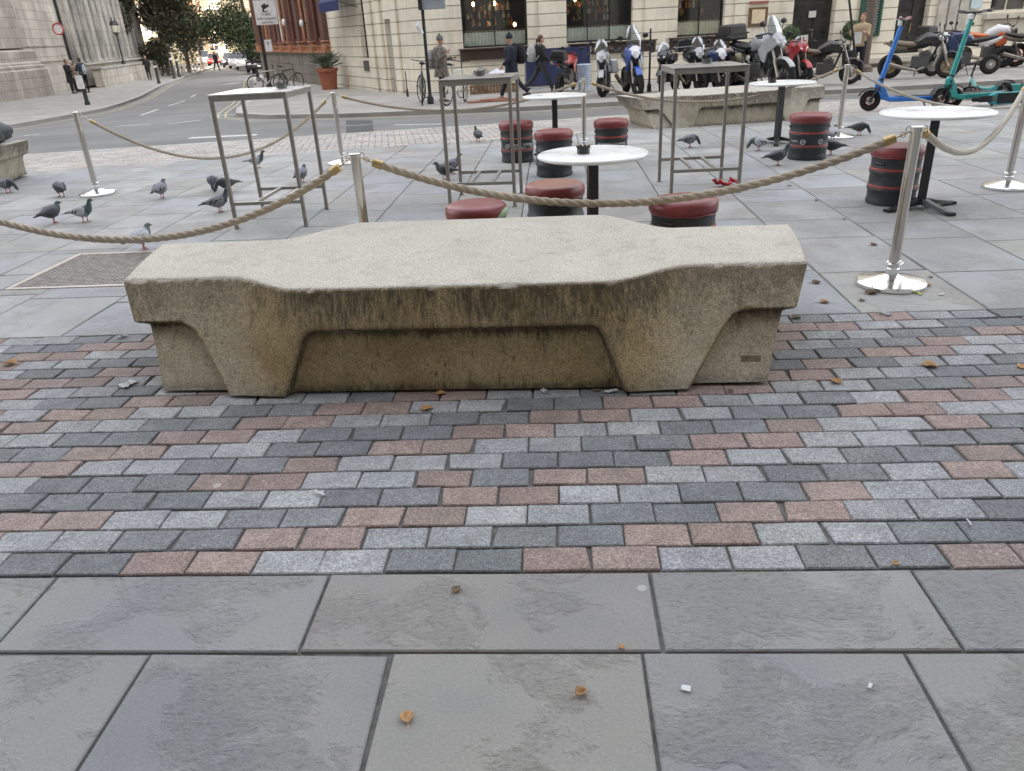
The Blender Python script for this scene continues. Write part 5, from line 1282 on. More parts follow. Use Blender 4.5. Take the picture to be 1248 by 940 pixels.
    if nose:
        mb = MB(); mb.tube([(.44, 0, .97), (.54, 0, .99), (.64, 0, .93), (.71, 0, .84)], [.12, .145, .10, .035], 8, flat=.8); mb.build('nose', col2 if col2 is not BKP else col, t, smooth=25)
        mb = MB(); mb.tube([(.5, 0, .9), (.42, 0, .7), (.3, 0, .5)], [.11, .13, .12], 8); mb.box((.45, 0, .62), (.05, .26, .24), M=Matrix.Rotation(-.25, 3, 'Y')); mb.build('cowl', BLACKM, t, smooth=25)
        for s_ in (-1, 1):
            mb = MB(); mb.prism([(.68, .90), (.60, 1.02), (.36, .98), (.16, .80), (.26, .60), (.36, .56), (.42, .74)], s_*.15, s_*.185, 'xz', M=Matrix.Rotation(s_*-.10, 3, 'Z')); mb.build('side_fairing', col, t, bevel=.012)
            mb = MB(); mb.tube([(.47, s_*.30, 1.08), (.52, s_*.36, 1.05), (.44, s_*.40, 1.04)], [.02, .045, .02], 8, flat=.6); mb.build('hand_guard', BLACKP, t)
        for s_ in (-1, 1):
            mb = MB(); mb.ball((.665, s_*.065, .92), (.03, .05, .035), M=Matrix.Rotation(s_*.4, 3, 'Z')); mb.build('headlight', mat('lamp_lens', (.75, .76, .78), .1, coat=.5), t)
    else:
        if fr:
            for s_ in (-1, 1):
                mb = MB(); mb.prism([(.42, .90), (.36, .62), (.16, .56), (.02, .74), (.14, .92)], s_*.15, s_*.18, 'xz'); mb.build('side_panel', fr, t, bevel=.012)
        mb = MB(); mb.lathe([(.02, -.06), (.07, -.05), (.085, 0), (.08, .01)], 18, c=(.58, 0, .92), M=Matrix.Rotation(PI/2, 3, 'Y')); hl = mb.build('headlight', BLACKM, t)
        mb = MB(); mb.lathe([(.001, .0), (.06, .0), (.078, .004), (.001, .02)], 18, c=(.59, 0, .92), M=Matrix.Rotation(PI/2, 3, 'Y'), cap=False); mb.build('lens', mat('lamp_lens', (.75, .76, .78), .1, coat=.5), hl)
    if screen:
        mb = MB(); rr = []
        for z, x, w_ in ((0, .0, .14), (.35, -.06, .17), (.7, -.15, .14), (.95, -.22, .07)):
            rr.append([Vector((.56+x*screen*1.6-.05*abs(q)**2, q*w_, 1.0+z*screen)) for q in (-1, -.6, 0, .6, 1)]+[Vector((.548+x*screen*1.6-.05*abs(q)**2, q*w_, 1.0+z*screen)) for q in (1, .6, 0, -.6, -1)])
        mb.loft(rr); mb.build('windscreen', glassy('tinted_screen', (.72, .78, .82), .35), t, smooth=50)
    if box:
        mb = MB(); mb.box((-.82, 0, 1.12), (.42, .50, .30), taper=.86); bx = mb.build('top_box', BLACKP, t, bevel=.04, segs=3)
        mb = MB(); mb.box((-.82, 0, 1.09), (.44, .515, .025)); mb.build('box_trim', col2 if col2 is not BLACKP else STEEL, bx)
    if side:
        for s_ in (-1, 1):
            mb = MB(); mb.box((-.62, s_*.30, .66), (.46, .18, .32), taper=.9); mb.build('pannier', col2, t, bevel=.04, segs=3)
    if lplate:
        mb = MB(); mb.box((.66, 0, 1.14), (.01, .17, .17)); lp = mb.build('number_plate', mat('white_plate', (.8, .8, .8), .4), t)
        mb = MB(); mb.prism([(-.045, .055), (-.02, .055), (-.02, -.03), (.045, -.03), (.045, -.055), (-.045, -.055)], .667, .672, 'yz', c=(0, 0, 1.14)); mb.build('letter', mat('plate_red', (.55, .02, .02), .4), lp)
    mb = MB(); mb.tube([(-.05, .12, .28), (-.1, .3, .02)], .012, 6); mb.build('side_stand', BLACKM, t)
    return t
def paintm(n, c, r=.25): return mat(n, c, r, 0, .06, 6, coat=.6)
SIL = paintm('silver_paint', (.42, .44, .46)); BLU = paintm('blue_paint', (.02, .08, .42)); REDP = paintm('red_paint', (.42, .015, .02)); WHP = paintm('white_paint', (.72, .73, .74)); BKP = paintm('black_paint', (.02, .02, .024)); ORG = paintm('orange_paint', (.62, .13, .02)); NVP = paintm('navy_paint', (.03, .05, .13)); KHK = mat('khaki_seat', (.20, .17, .12), .7, 0, .2, 12); CRM = mat('cream_vinyl', (.62, .60, .42), .6, 0, .15, 9)
def mg(px, py, rz, *a, **k):
    q = on_ground(px, py); lb = k.pop('label'); o_ = motorbike(lb, q, rz, *a, **k); return o_
dn = -PI/2
mg(690, 112, PI/2-.35, REDP, BKP, screen=.2, box=True, label='dark motorcycle with red tank and top box, leftmost of the row', sc=.9)
mg(738, 116, dn-.15, SIL, BKP, screen=.38, label='silver nosed black motorcycle with a big front tyre facing the square', sc=1.0, steer=-.3)
mg(770, 116, dn+.1, BLU, WHP, screen=.55, side=True, label='blue and white motorcycle with tall clear windscreen', sc=1.08)
mg(815, 113, dn-.4, BKP, BKP, screen=.3, label='black motorcycle with small pale windscreen behind the right tall table', sc=.95)
mg(845, 112, dn+.1, BKP, SIL, box=True, screen=.35, label='black motorcycle with a large silver trimmed top box', sc=.98, steer=.3)
mg(868, 113, dn+.2, NVP, WHP, label='navy and white motorcycle beside the cream seat', screen=.3, sc=.95)
mg(893, 111, dn+.5, CRM, CRM, scooter=True, nose=False, seatc=CRM, label='scooter with cream coloured seat cover', sc=.85)
mg(922, 112, dn+.45, SIL, BKP, screen=.42, box=True, side=True, label='large silver touring motorcycle with a tall tinted windscreen', sc=1.2, steer=.2)
mg(962, 106, dn+.2, REDP, BKP, screen=.22, lplate=True, label='red motorcycle carrying a white learner plate', sc=1.0)
mg(1000, 104, -.25, BKP, KHK, nose=False, seatc=KHK, label='small brown seated motorcycle before the black door', sc=.95, rim=STEEL)
mg(1116, 96, -.55, BKP, KHK, nose=False, seatc=KHK, label='black and khaki motorcycle with gold front disc left of the teal scooter', sc=1.0, rim=mat('gold_rim', (.4, .28, .12), .4, .6), steer=.3)
mg(1170, 92, PI-.2, NVP, WHP, scooter=True, box=False, label='dark blue scooter motorcycle with a white wheel rim', sc=1.0, rim=WHP)
mg(1200, 83, -.25, WHP, ORG, nose=False, fr=ORG, seatc=ORG, label='white and orange motorcycle with red spoked wheels at the right', sc=1.08, rim=mat('dark_red_rim', (.42, .05, .06), .4), steer=.2)
mg(1252, 82, -.3, BKP, KHK, nose=False, label='dark motorcycle cut off by the right edge of the picture', sc=1.0)
mg(1145, 88, .4, BKP, BKP, nose=False, box=True, label='black motorcycle deep behind the teal scooter handlebar', sc=1.0)

# ---------------------------------------------------------------- bicycles
def bicycle(label, loc, rz, col, lean=.05, sc=1., fold=False):
    t = thing('bicycle', label, 'bicycle', loc, rz, 'bicycles', sc); t.rotation_euler.x = lean
    r = .25 if fold else .34; f, b_ = (.52, 0, r), (-.50, 0, r)
    wheel(t, f, r, .035, STEEL, 20, steer=.3, disc=False); wheel(t, b_, r, .035, STEEL, 20, disc=False)
    bb = (-.05, 0, .30); se = (-.2, 0, .78); hd = (.33, 0, .82); hl = (.38, 0, .66)
    mb = MB()
    for q in ((bb, se), (bb, hl), (se, hd), (hl, hd)): mb.tube(q, .018, 8)
    for s_ in (-1, 1): mb.tube([(se[0], s_*.02, .72), (b_[0], s_*.05, r)], .009, 6); mb.tube([(bb[0], s_*.03, .3), (b_[0], s_*.05, r)], .010, 6)
    mb.build('frame', col, t)
    mb = MB()
    for s_ in (-1, 1): mb.tube([(.39, s_*.035, .64), (.45, s_*.045, .45), (.52, s_*.05, r)], .011, 6)
    mb.build('fork', col, t)
    mb = MB(); mb.tube([(.32, 0, .82), (.29, 0, 1.0)], .014, 8); mb.tube([(.22, -.27, 1.03), (.31, -.1, 1.01), (.33, 0, 1.0), (.31, .1, 1.01), (.22, .27, 1.03)], .012, 8); mb.build('handlebar', BLACKM, t)
    mb = MB(); mb.tube([(-.2, 0, .78), (-.24, 0, .93)], .013, 8); mb.build('seat_post', STEEL, t)
    mb = MB(); mb.tube([(-.12, 0, .95), (-.22, 0, .95), (-.36, 0, .97)], [.02, .05, .08], 10, flat=.4); mb.build('saddle', BLACKP, t)
    mb = MB(); mb.tube([(-.05+.09*math.cos(i*PI/10), .03, .30+.09*math.sin(i*PI/10)) for i in range(20)], .005, 5, closed=True); mb.tube([(-.05, -.04, .3), (.06, -.06, .17)], .01, 6); mb.tube([(-.05, .04, .3), (-.16, .06, .43)], .01, 6)
    mb.box((.08, -.11, .16), (.09, .07, .02)); mb.box((-.18, .11, .44), (.09, .07, .02)); mb.build('crank', BLACKM, t)
    return t
GRB = mat('grey_bike_paint', (.10, .11, .12), .4); WHB = mat('white_bike_paint', (.6, .62, .6), .4); BKB = mat('black_bike_paint', (.025, .025, .028), .4)
bicycle('dark grey bicycle leaning on the thin black pole by the building corner', on_ground(514, 127), 1.75, GRB, .1, 1.05)
bicycle('white framed bicycle in front of the person in the patterned parka', on_ground(556, 127), 1.2, WHB, .08, 1.0)
bicycle('silver bicycle under the camera sign pole, left one of the pair', on_ground(328, 112), .5, WHB, .08)
bicycle('black bicycle under the camera sign pole, right one of the pair', on_ground(352, 111), .9, BKB, .08)
for i, (x, y, rz) in enumerate(((218, 94, .7), (226, 91, .8), (234, 89, .7), (243, 86, .9))): bicycle(('nearest', 'second', 'third', 'farthest')[i]+' dark bicycle in the rack on the left pavement of the side street', on_ground(x, y), rz, BKB, .05, 1.05)

# ---------------------------------------------------------------- electric scooters
def escooter(label, loc, rz, col, lean=0., sc=1., grip=BLACKP):
    t = thing('electric_scooter', label, 'scooter', loc, rz, 'hire scooters', sc)
    wr = mat('maroon_scooter_wheel', (.16, .035, .035), .5)
    for x in (.62, -.52):
        w_ = wheel(t, (x, 0, .15), .15, .07, wr, 3, disc=False)
        mb = MB(); mb.cyl((x, -.03, .15), (x, .03, .15), .05, n=14); mb.build('hub', STEEL, w_)
    mb = MB(); mb.loft([[Vector((x, y, z)) for y, z in ((-w_, .13), (w_, .13), (w_, .20), (-w_, .20))] for x, w_ in ((-.42, .06), (-.34, .09), (.28, .09), (.38, .05))]); mb.build('deck', col, t, bevel=.012)
    mb = MB(); mb.box((-.03, 0, .204), (.56, .15, .008)); mb.build('grip_mat', BLACKP, t)
    mb = MB(); mb.loft([[Vector((x-.62+.62, y, z)) for y, z in ((-w_, z0), (w_, z0), (w_, z1), (-w_, z1))] for x, w_, z0, z1 in ((.36, .04, .14, .20), (.47, .045, .16, .40), (.52, .04, .26, .46), (.58, .025, .30, .42))]); mb.build('neck', col, t, bevel=.015)
    mb = MB(); mb.tube([(.52, 0, .36), (.50, 0, .46)], .042, 12); mb.build('hinge', BLACKP, t)
    mb = MB(); mb.tube([(.50, 0, .46), (.34, 0, 1.16)], [.036, .030], 14); mb.build('stem', col, t)
    for s_ in (-1, 1):
        mb = MB(); mb.tube([(.52, s_*.05, .34), (.60, s_*.05, .22), (.62, s_*.05, .15)], .016, 8); mb.build('fork', BLACKP if s_ > 0 else col, t)
    mb = MB(); mb.loft([[Vector((.62+.18*math.cos(a), y, .15+.18*math.sin(a))) for y in (-.045, .045)]+[Vector((.62+.19*math.cos(a), y, .15+.19*math.sin(a))) for y in (.045, -.045)] for a in [.4+i*.25 for i in range(9)]]); mb.build('mudguard', BLACKP, t)
    mb = MB(); mb.loft([[Vector((-.52+.18*math.cos(a), y, .15+.18*math.sin(a))) for y in (-.045, .045)]+[Vector((-.52+.19*math.cos(a), y, .15+.19*math.sin(a))) for y in (.045, -.045)] for a in [.6+i*.25 for i in range(8)]]); mb.build('mudguard', BLACKP, t)
    mb = MB(); mb.tube([(.34, 0, 1.16), (.325, 0, 1.24)], [.035, .04], 12); mb.tube([(.30, -.26, 1.27), (.33, -.1, 1.25), (.33, .1, 1.25), (.30, .26, 1.27)], .017, 8); hb = mb.build('handlebar', BLACKP, t)
    for s_ in (-1, 1):
        mb = MB(); mb.tube([(.298, s_*.28, 1.272), (.318, s_*.15, 1.258)], .021, 10); mb.build('grip', grip, hb)
        mb = MB(); mb.tube([(.33, s_*.15, 1.24), (.38, s_*.2, 1.25), (.37, s_*.26, 1.26)], .006, 6); mb.build('brake_lever', STEEL, hb)
    mb = MB(); mb.box((.36, 0, 1.20), (.05, .08, .07)); mb.build('headlight', mat('lamp_lens', (.75, .76, .78), .1, coat=.5), t, bevel=.01)
    mb = MB(); mb.tube([(-.1, .08, .14), (-.14, .2, .01)], .012, 6); mb.build('kickstand', BLACKP, t)
    return t
BLS = mat('bright_blue_scooter', (.03, .20, .66), .3, 0, .1, 6, coat=.4); TEAL = mat('teal_scooter', (.03, .34, .33), .3, 0, .1, 6, coat=.4); TEALB = mat('turquoise_scooter', (.05, .42, .50), .3, 0, .1, 6, coat=.4)
q = on_ground(1112, 134); escooter('bright blue upright hire scooter facing left at the right', q, PI-.15, BLS, sc=1.13, grip=mat('pink_grip', (.5, .3, .3), .6))
q = on_ground(1175, 131)+Vector((.15, 0, 0)); escooter('teal upright hire scooter with black handlebar facing left, right of the blue one', q, PI+.35, TEAL, sc=1.17)
q = on_ground(1222, 131); s3 = escooter('turquoise hire scooter lying on its side at the right edge', q+Vector((.2, .25, .12)), PI+.1, TEALB, sc=1.05); s3.rotation_euler = (math.radians(84), 0, .08)
q = on_ground(1235, 124); s4 = escooter('second fallen teal scooter behind the turquoise one', q+Vector((.3, .5, .12)), 0, TEAL, sc=1.05); s4.rotation_euler = (math.radians(84), 0, PI-.12)

# ---------------------------------------------------------------- cars
def car(label, loc, rz, col, sc=1., van=False):
    t = thing('parked_car', label, 'car', loc, rz, 'cars parked in the side street', sc)
    H = 1.9 if van else 1.5
    prof = [(-2.1, .35), (-2.12, .75), (-2.0, .95), (-1.55, 1.0), (1.0, 1.0), (1.9, .85), (2.1, .65), (2.1, .32), (1.75, .25), (-1.8, .25)]
    if van: prof = [(-2.1, .35), (-2.12, .75), (-2.1, 1.1), (1.2, 1.1), (1.9, .9), (2.1, .65), (2.1, .32), (1.75, .25), (-1.8, .25)]
    mb = MB(); mb.prism(prof, -.86, .86, 'xz'); mb.build('body', col, t, bevel=.08, segs=3)
    cab = [(-2.0 if van else -1.75, .99), (-1.9 if van else -1.35, H-.05), (-1.4 if van else -1.0, H), (.2, H), (.9, 1.0)]
    mb = MB(); n = len(cab); mb.add([Vector((a, s_*(.78 if b_ < 1.1 else .64), b_)) for s_ in (-1, 1) for a, b_ in cab], [tuple(range(n)), tuple(range(2*n-1, n-1, -1))]+[(j, n+j, n+(j+1) % n, (j+1) % n) for j in range(n)]); mb.build('cabin', mat('car_glass', (.03, .035, .04), .06, coat=.5), t, bevel=.03)
    mb = MB(); mb.box((-.5, 0, H+.005), (1.5, 1.25, .05)); mb.build('roof', col, t, bevel=.02)
    for x in (1.32, -1.3):
        for s_ in (-1, 1):
            w_ = MB(); w_.lathe([(.31, -.1), (.33, -.08), (.33, .08), (.31, .1)], 24, c=(x, s_*.8, .33), M=Matrix.Rotation(PI/2, 3, 'X')); wo = w_.build('wheel', RUBBER, t)
            w_ = MB(); w_.cyl((x, s_*.86, .33), (x, s_*.905, .33), .2, n=16); w_.build('rim', STEEL, wo)
    for s_ in (-1, 1):
        mb = MB(); mb.box((2.08, s_*.62, .68), (.06, .3, .14)); mb.build('headlight', mat('lamp_lens', (.75, .76, .78), .1, coat=.5), t, bevel=.02)
        mb = MB(); mb.box((-2.1, s_*.68, .8), (.05, .24, .16)); mb.build('tail_light', mat('red_lens', (.5, .02, .02), .3), t, bevel=.02)
    mb = MB(); mb.box((2.12, 0, .5), (.02, .5, .11)); mb.build('number_plate', mat('white_plate', (.8, .8, .8), .4), t)
    return t
hdg = math.atan2(-16, 5.6)
for (px, py, c, lb, van) in ((308, 88.5, BKP, 'black car nearest in the row parked on the right of the side street', False), (294, 85, WHP, 'white estate car second in the row on the right of the side street', False), (285, 83.5, SIL, 'silver small car third in the row on the right of the side street', False), (277, 82.3, BKP, 'dark car farthest in the row on the right of the side street', False), (258, 80, REDP, 'dark red car far up the left of the side street', False), (246, 79.5, WHP, 'white van at the far end of the side street', True)):
    car(lb, on_ground(px, py)+Vector((.2, .8, 0)), hdg, c, .95, van)

# ---------------------------------------------------------------- signs, poles, bollards, lamps
def bollard(label, q, h=.95, sc=1.):
    t = thing('bollard', label, 'bollard', q, 0, 'black bollards on the left pavement', sc)
    mb = MB(); mb.lathe([(.10, -.02), (.10, .08), (.075, .12), (.07, h-.2), (.085, h-.18), (.085, h-.14), (.07, h-.12), (.065, h-.02), (.03, h), (.001, h+.005)], 20); mb.build('post', BLACKM, t)
    mb = MB(); mb.lathe([(.073, h-.34), (.076, h-.335), (.076, h-.25), (.073, h-.245)], 20, cap=False); mb.build('band', mat('white_plate', (.8, .8, .8), .4), t); return t
bollard('nearest black bollard wearing a white paper notice by the kerb', on_ground(107, 128), 1.0)
bollard('second black bollard along the left kerb of the side street', on_ground(194, 102), 1.1, 1.2)
bollard('third black bollard along the left kerb of the side street', on_ground(213, 96), 1.3, 1.3)
bollard('fourth black bollard beside the bicycle rack', on_ground(219, 94), 1.2, 1.3)
bollard('lone black bollard at the right corner of the side street', on_ground(315, 99), 1.1, 1.1)
nt = thing('paper_notice', 'white printed paper notice taped round the nearest bollard', 'notice', on_ground(107, 128)+Vector((0, 0, .82)), -.2)
mb = MB(); mb.add([Vector((x, -.105+.04*x*x*8, z)) for x in (-.17, -.09, 0, .09, .17) for z in (-.24, .24)], [(2*i, 2*i+2, 2*i+3, 2*i+1) for i in range(4)]); pn = mb.build('sheet', mat('white_plate', (.8, .8, .8), .4), nt, fixn=False)
mb = MB(); pts = []
for i in range(7):
    for x in (-.12, .12): pts.append(Vector((x, -.112+.32*x*x, .15-i*.045)))
mb.tube(pts, .006, 4); mb.build('print', mat('blue_print', (.25, .3, .45), .7), pn)
def pole_thing(name, label, cat, q, top, r=.04, lean=(0, 0), mt=BLACKM):
    t = thing(name, label, cat, q); mb = MB(); mb.tube([(0, 0, -.05), (lean[0], lean[1], top)], [r, r*.8], 12); mb.lathe([(r*2, 0), (r*1.9, .15), (r*1.2, .22), (r, .24)], 16); mb.build('pole', mt, t); return t
SGN = mat('white_sign_face', (.72, .74, .77), .35); SBK = mat('sign_black', (.02, .02, .02), .5); SGR = mat('sign_grey_back', (.30, .31, .32), .4, .3)
q = on_ground(329, 108); sp1 = pole_thing('sign_pole', 'black pole with white traffic enforcement camera sign at the side street corner', 'road sign', q, 6.5, .07)
u_ = (Vector((CAM_H*0, 0, 0))-q); yaw_s = math.atan2(-q.y, -q.x)+PI/2+.12
def plate(t, c, w_, h_, rz, lines, name='sign_plate', cam_icon=False):
    R_ = Matrix.Rotation(rz, 3, 'Z'); mb = MB(); mb.box(c, (w_, .02, h_), M=R_); pl_ = mb.build(name, SGN, t, bevel=.004)
    for (tx, sz, dz) in lines:
        vs, fs = text_tris(tx, sz, .002); mb = MB(); mb.add([R_@Vector((v_.x, -.014-v_.z, v_.y+dz))+Vector(c) for v_ in vs], fs); mb.build('lettering', SBK, pl_, smooth=0)
    if cam_icon:
        mb = MB(); mb.prism([(-.16, .26), (.02, .36), (.10, .20), (-.08, .10)], -.018, -.013, 'xz', M=R_, c=c); mb.prism([(.05, .26), (.15, .33), (.18, .22), (.10, .19)], -.018, -.013, 'xz', M=R_, c=c); mb.prism([(-.13, .13), (-.13, .02), (.05, .02), (.05, .06), (-.06, .06), (-.06, .12)], -.018, -.013, 'xz', M=R_, c=c); mb.build('camera_symbol', SBK, pl_, smooth=0)
    return pl_
plate(sp1, (.42, -.1, 3.05), .92, .95, yaw_s, [('Traffic', .17, -.07), ('enforcement', .155, -.23), ('cameras', .155, -.38)], cam_icon=True)
plate(sp1, (.25, -.1, 3.78), .95, .42, yaw_s, [('8.30 am - 6.30 pm', .105, -.1), ('Mon - Sat', .12, .06)])
plate(sp1, (.30, -.1, 1.75), .3, .48, yaw_s, [('P', .2, .08)])
q = on_ground(525, 127); sp2 = pole_thing('sign_pole', 'thin black pole with a large grey sign box near the building corner', 'sign pole', q, 5.5, .045)
mb = MB(); mb.box((.28, -.02, 3.35), (.62, .16, 2.2)); pb = mb.build('sign_box', mat('grey_blue_panel', (.30, .33, .38), .4), sp2, bevel=.01)
mb = MB(); mb.box((-.03, -.02, 3.35), (.10, .22, 2.2)); mb.build('box_edge', BLACKM, sp2)
mb = MB(); mb.prism([(.33, 2.45), (.50, 2.45), (.50, 2.55), (.33, 2.55)], -.104, -.101, 'xz'); mb.build('red_label', mat('maroon_label', (.16, .03, .03), .5), pb)
mb = MB(); mb.tube([(-.05, -.06, 1.7), (-.14, -.1, 1.9), (-.10, -.1, 2.0)], [.05, .06, .02], 8); mb.build('sticker', SGN, sp2)
q = on_ground(97, 112); sp3 = pole_thing('sign_pole', 'tall black pole with a round speed sign beside the church wall', 'road sign', q, 9, .07)
mb = MB(); mb.cyl((-.15, -.12, 3.1), (-.15, -.14, 3.1), .30, n=28); sg = mb.build('round_sign', SGN, sp3)
mb = MB(); mb.tube([(-.15+.27*math.cos(i*PI/14), -.145, 3.1+.27*math.sin(i*PI/14)) for i in range(28)], .035, 6, closed=True); mb.build('red_ring', mat('sign_red', (.5, .03, .03), .4), sg)
q = on_ground(1046, 98); sp4 = pole_thing('leaning_sign', 'black leaning pole with a tilted white notice above the steel post', 'sign', q, 2.4, .035, (-.62, 0))
Rt = Matrix.Rotation(.38, 3, 'Y'); mb = MB(); mb.box((-.80, -.05, 1.95+.45), (.5, .02, .62), M=Matrix.Rotation(.3, 3, 'Y')); nb = mb.build('notice_board', SGN, sp4)
mb = MB(); pts = []
for i in range(6):
    for x in (-.18, .18): pts.append(Matrix.Rotation(.3, 3, 'Y')@Vector((x, 0, .2-i*.075))+Vector((-.80, -.066, 2.40)))
mb.tube(pts, .007, 4); mb.build('print', mat('grey_print', (.3, .3, .32), .7), nb)
q = on_ground(1052, 88); pole_thing('lamp_column', 'brown lamp column crossing the green chalkboard', 'lamp post', q, 7, .14, (.0, 0), mat('brown_column', (.14, .11, .09), .7, 0, .25, 6))
q = on_ground(700, 112)+Vector((2.5, 0, 0)); pole_thing('railing_post', 'thin black post between the blue and black motorcycles', 'post', on_ground(791, 112), 1.55, .03)
q = on_ground(497, 118); pole_thing('railing_post', 'short thin black post against the rounded building corner', 'post', q, .75, .02)
# twin lantern by the church
q = Vector((-25.5, 40.3, 0))+Matrix.Rotation(a4, 3, 'Z')@Vector((14.8, -.55, .6))
lt = thing('twin_lantern', 'black post with two old lanterns standing on the church wall', 'lamp post', q, a4)
mb = MB(); mb.tube([(0, 0, 0), (0, 0, 2.0)], .05, 10); mb.tube([(-.45, 0, 1.9), (-.2, 0, 1.75), (0, 0, 1.65), (.2, 0, 1.75), (.45, 0, 1.9)], .035, 8); mb.lathe([(.16, 0), (.14, .15), (.07, .22), (.05, .4)], 14); mb.build('post', BLACKM, lt)
for s_ in (-.45, .45):
    mb = MB(); mb.lathe([(.10, 0), (.12, .03), (.19, .5), (.22, .52), (.16, .66), (.08, .76), (.03, .8), (.03, .95), (.001, 1.0)], 6, c=(s_, 0, 1.9)); ln = mb.build('lantern', BLACKM, lt, smooth=0)
    mb = MB(); mb.lathe([(.13, .06), (.195, .47)], 6, c=(s_, 0, 1.9), cap=False); mb.build('lantern_glass', mat('milky_glass', (.55, .52, .42), .3), ln, smooth=0)

# ---------------------------------------------------------------- planters, bags, boxes
def planter(label, q, pot, r, h, kind):
    t = thing('planter', label, 'potted plant', q); TER = mat('terracotta_pot', (.34, .12, .07), .8, 0, .2, 6, bump=.3)
    mb = MB(); mb.lathe([(r*.72, 0), (r*.92, h*.86), (r*1.08, h*.87), (r*1.08, h), (r*.95, h), (r*.9, h*.9), (.001, h*.9)], 32, cap=False); mb.build('pot', TER if pot else BLACKM, t)
    rr = random.Random(int(q.x*7)); mb = MB()
    if kind == 'palm':
        for i in range(34):
            a = rr.uniform(0, 2*PI); L_ = rr.uniform(.6, 1.05); e = rr.uniform(.5, 1.3); d = Vector((math.cos(a)*math.cos(e), math.sin(a)*math.cos(e), math.sin(e)))
            p0 = Vector((0, 0, h*.85)); p1 = p0+d*L_*.5; p2 = p0+d*L_*.8+Vector((d.x*.15, d.y*.15, -.05)); mb.tube([p0, p1, p2], [.014, .010, .004], 4)
            for k_ in range(9):
                c_ = p1+(p2-p1)*k_/9; s2 = Vector((0, 0, 1)).cross(d).normalized()
                for sg_ in (-1, 1): mb.add([c_, c_+s2*sg_*.03+d*.05, c_+s2*sg_*.16+d*.18-Vector((0, 0, .05))], [(0, 1, 2)])
        mb.build('fronds', mat('palm_green', (.045, .07, .03), .6, 0, .5, 9), t, smooth=0)
    else:
        mb.tube([(0, 0, h*.8), (0, 0, h+.45)], .02, 6); mb.build('stem', BARK, t); mb = MB()
        for i in range(1600):
            d = Vector((rr.gauss(0, 1), rr.gauss(0, 1), rr.gauss(0, 1))).normalized(); c_ = Vector((0, 0, h+.62))+d*.32*rr.uniform(.8, 1.05); u = d.orthogonal().normalized(); u.rotate(Matrix.Rotation(rr.uniform(0, 6), 3, d)); v_ = (d.cross(u)+d*rr.uniform(-.5, .5)).normalized()
            mb.add([c_-u*.03, c_+v_*.02, c_+u*.03, c_-v_*.02], [(0, 1, 2, 3)])
        mb.build('foliage', LEAFG, t, smooth=0, fixn=False)
    return t
planter('large terracotta pot with a spiky palm against the brick building', on_ground(402, 109), True, .42, .8, 'palm')
def fc(s_, y_=-.45): v_ = FA+Matrix.Rotation(ang, 3, 'Z')@Vector((s_, y_, 0)); v_.z = gz(v_.y); return v_
planter('round clipped bush in a black pot left of the black door', fc(12.45), False, .25, .55, 'ball')
planter('round clipped bush in a black pot right of the black door', fc(14.65), False, .25, .6, 'ball')
def lumpy(name, label, cat, q, size, mt, seed, rz=0., part='bag', rough=.22, zc=None):
    t = thing(name, label, cat, q, rz); rr = random.Random(seed); mb = MB(); off = Vector((rr.uniform(0, 90),)*3)
    mb.ball((0, 0, size[2]*.92), size, n=28, k=16)
    for v_ in mb.v:
        d = noise.noise(v_*(2.4/max(size))+off)*rough+abs(noise.noise(v_*(6/max(size))+off))*rough*.6; c_ = Vector((0, 0, size[2]*.92)); v_ += (v_-c_)*d
        v_.z = max(v_.z, 0)
    mb.build(part, mt, t, smooth=60); return t
GB = mat('grey_bag_cloth', (.24, .24, .22), .8, 0, .2, 9, bump=.3); WB = mat('white_plastic_bag', (.68, .70, .76), .4, 0, .12, 14, bump=.5, bscale=20)
bx = on_ground(590, 112); lumpy('bag', 'rounded grey sack beside the bicycle under the first window', 'bag', bx, (.36, .3, .36), GB, 3)
lumpy('bag', 'crumpled white plastic bag right of the grey sack', 'bag', on_ground(606, 112), (.42, .25, .33), WB, 5)
lumpy('bag', 'cream crumpled bag behind the navy coated walker', 'bag', on_ground(619, 112)+Vector((.1, .2, 0)), (.26, .25, .34), CRM, 8)
cr = thing('wooden_crate', 'slatted wooden crate holding the bags under the first window', 'crate', on_ground(602, 114), ang)
mb = MB()
for x in [-.7+i*.1 for i in range(15)]: mb.box((x, -.1, .14), (.075, .02, .26))
mb.box((0, -.085, .05), (1.5, .015, .04)); mb.box((0, -.085, .22), (1.5, .015, .04)); mb.build('slats', mat('brown_wood', (.22, .13, .07), .8, 0, .3, 12), cr, smooth=0)
cbx = thing('flat_cardboard', 'reddish flattened cardboard lying on the far pavement', 'cardboard', on_ground(600, 124), .2)
mb = MB(); mb.box((0, 0, .02), (1.3, .45, .04)); mb.box((.1, .05, .05), (.8, .3, .03), rz=.2); mb.build('sheet', mat('reddish_cardboard', (.32, .15, .10), .9, 0, .3, 7), cbx)
wb = thing('cafe_screen', 'navy blue fabric cafe screen behind the two walkers', 'screen', fc(4.35, -.9), ang)
mb = MB(); n = 30; vs = []
for i in range(n+1):
    x = -1.0+2.1*i/n; yy = .02*math.sin(i*.9); vs += [(x, yy, .08), (x, yy+.01, 1.18)]
mb.add(vs, [(2*i, 2*i+2, 2*i+3, 2*i+1) for i in range(n)]); mb.build('fabric', mat('navy_screen_fabric', (.025, .035, .10), .8, 0, .2, 6), wb, smooth=60, fixn=False)
for x in (-1.02, 1.12):
    mb = MB(); mb.cyl((x, 0, 0), (x, 0, 1.22), .02, n=10); mb.lathe([(.16, 0), (.15, .02), (.03, .03)], 18, c=(x, 0, 0)); mb.build('post', STEEL, wb)
wbn = thing('litter_bin', 'pale blue bin bag holder between the red and silver motorcycles', 'bin', on_ground(712, 112), .1)
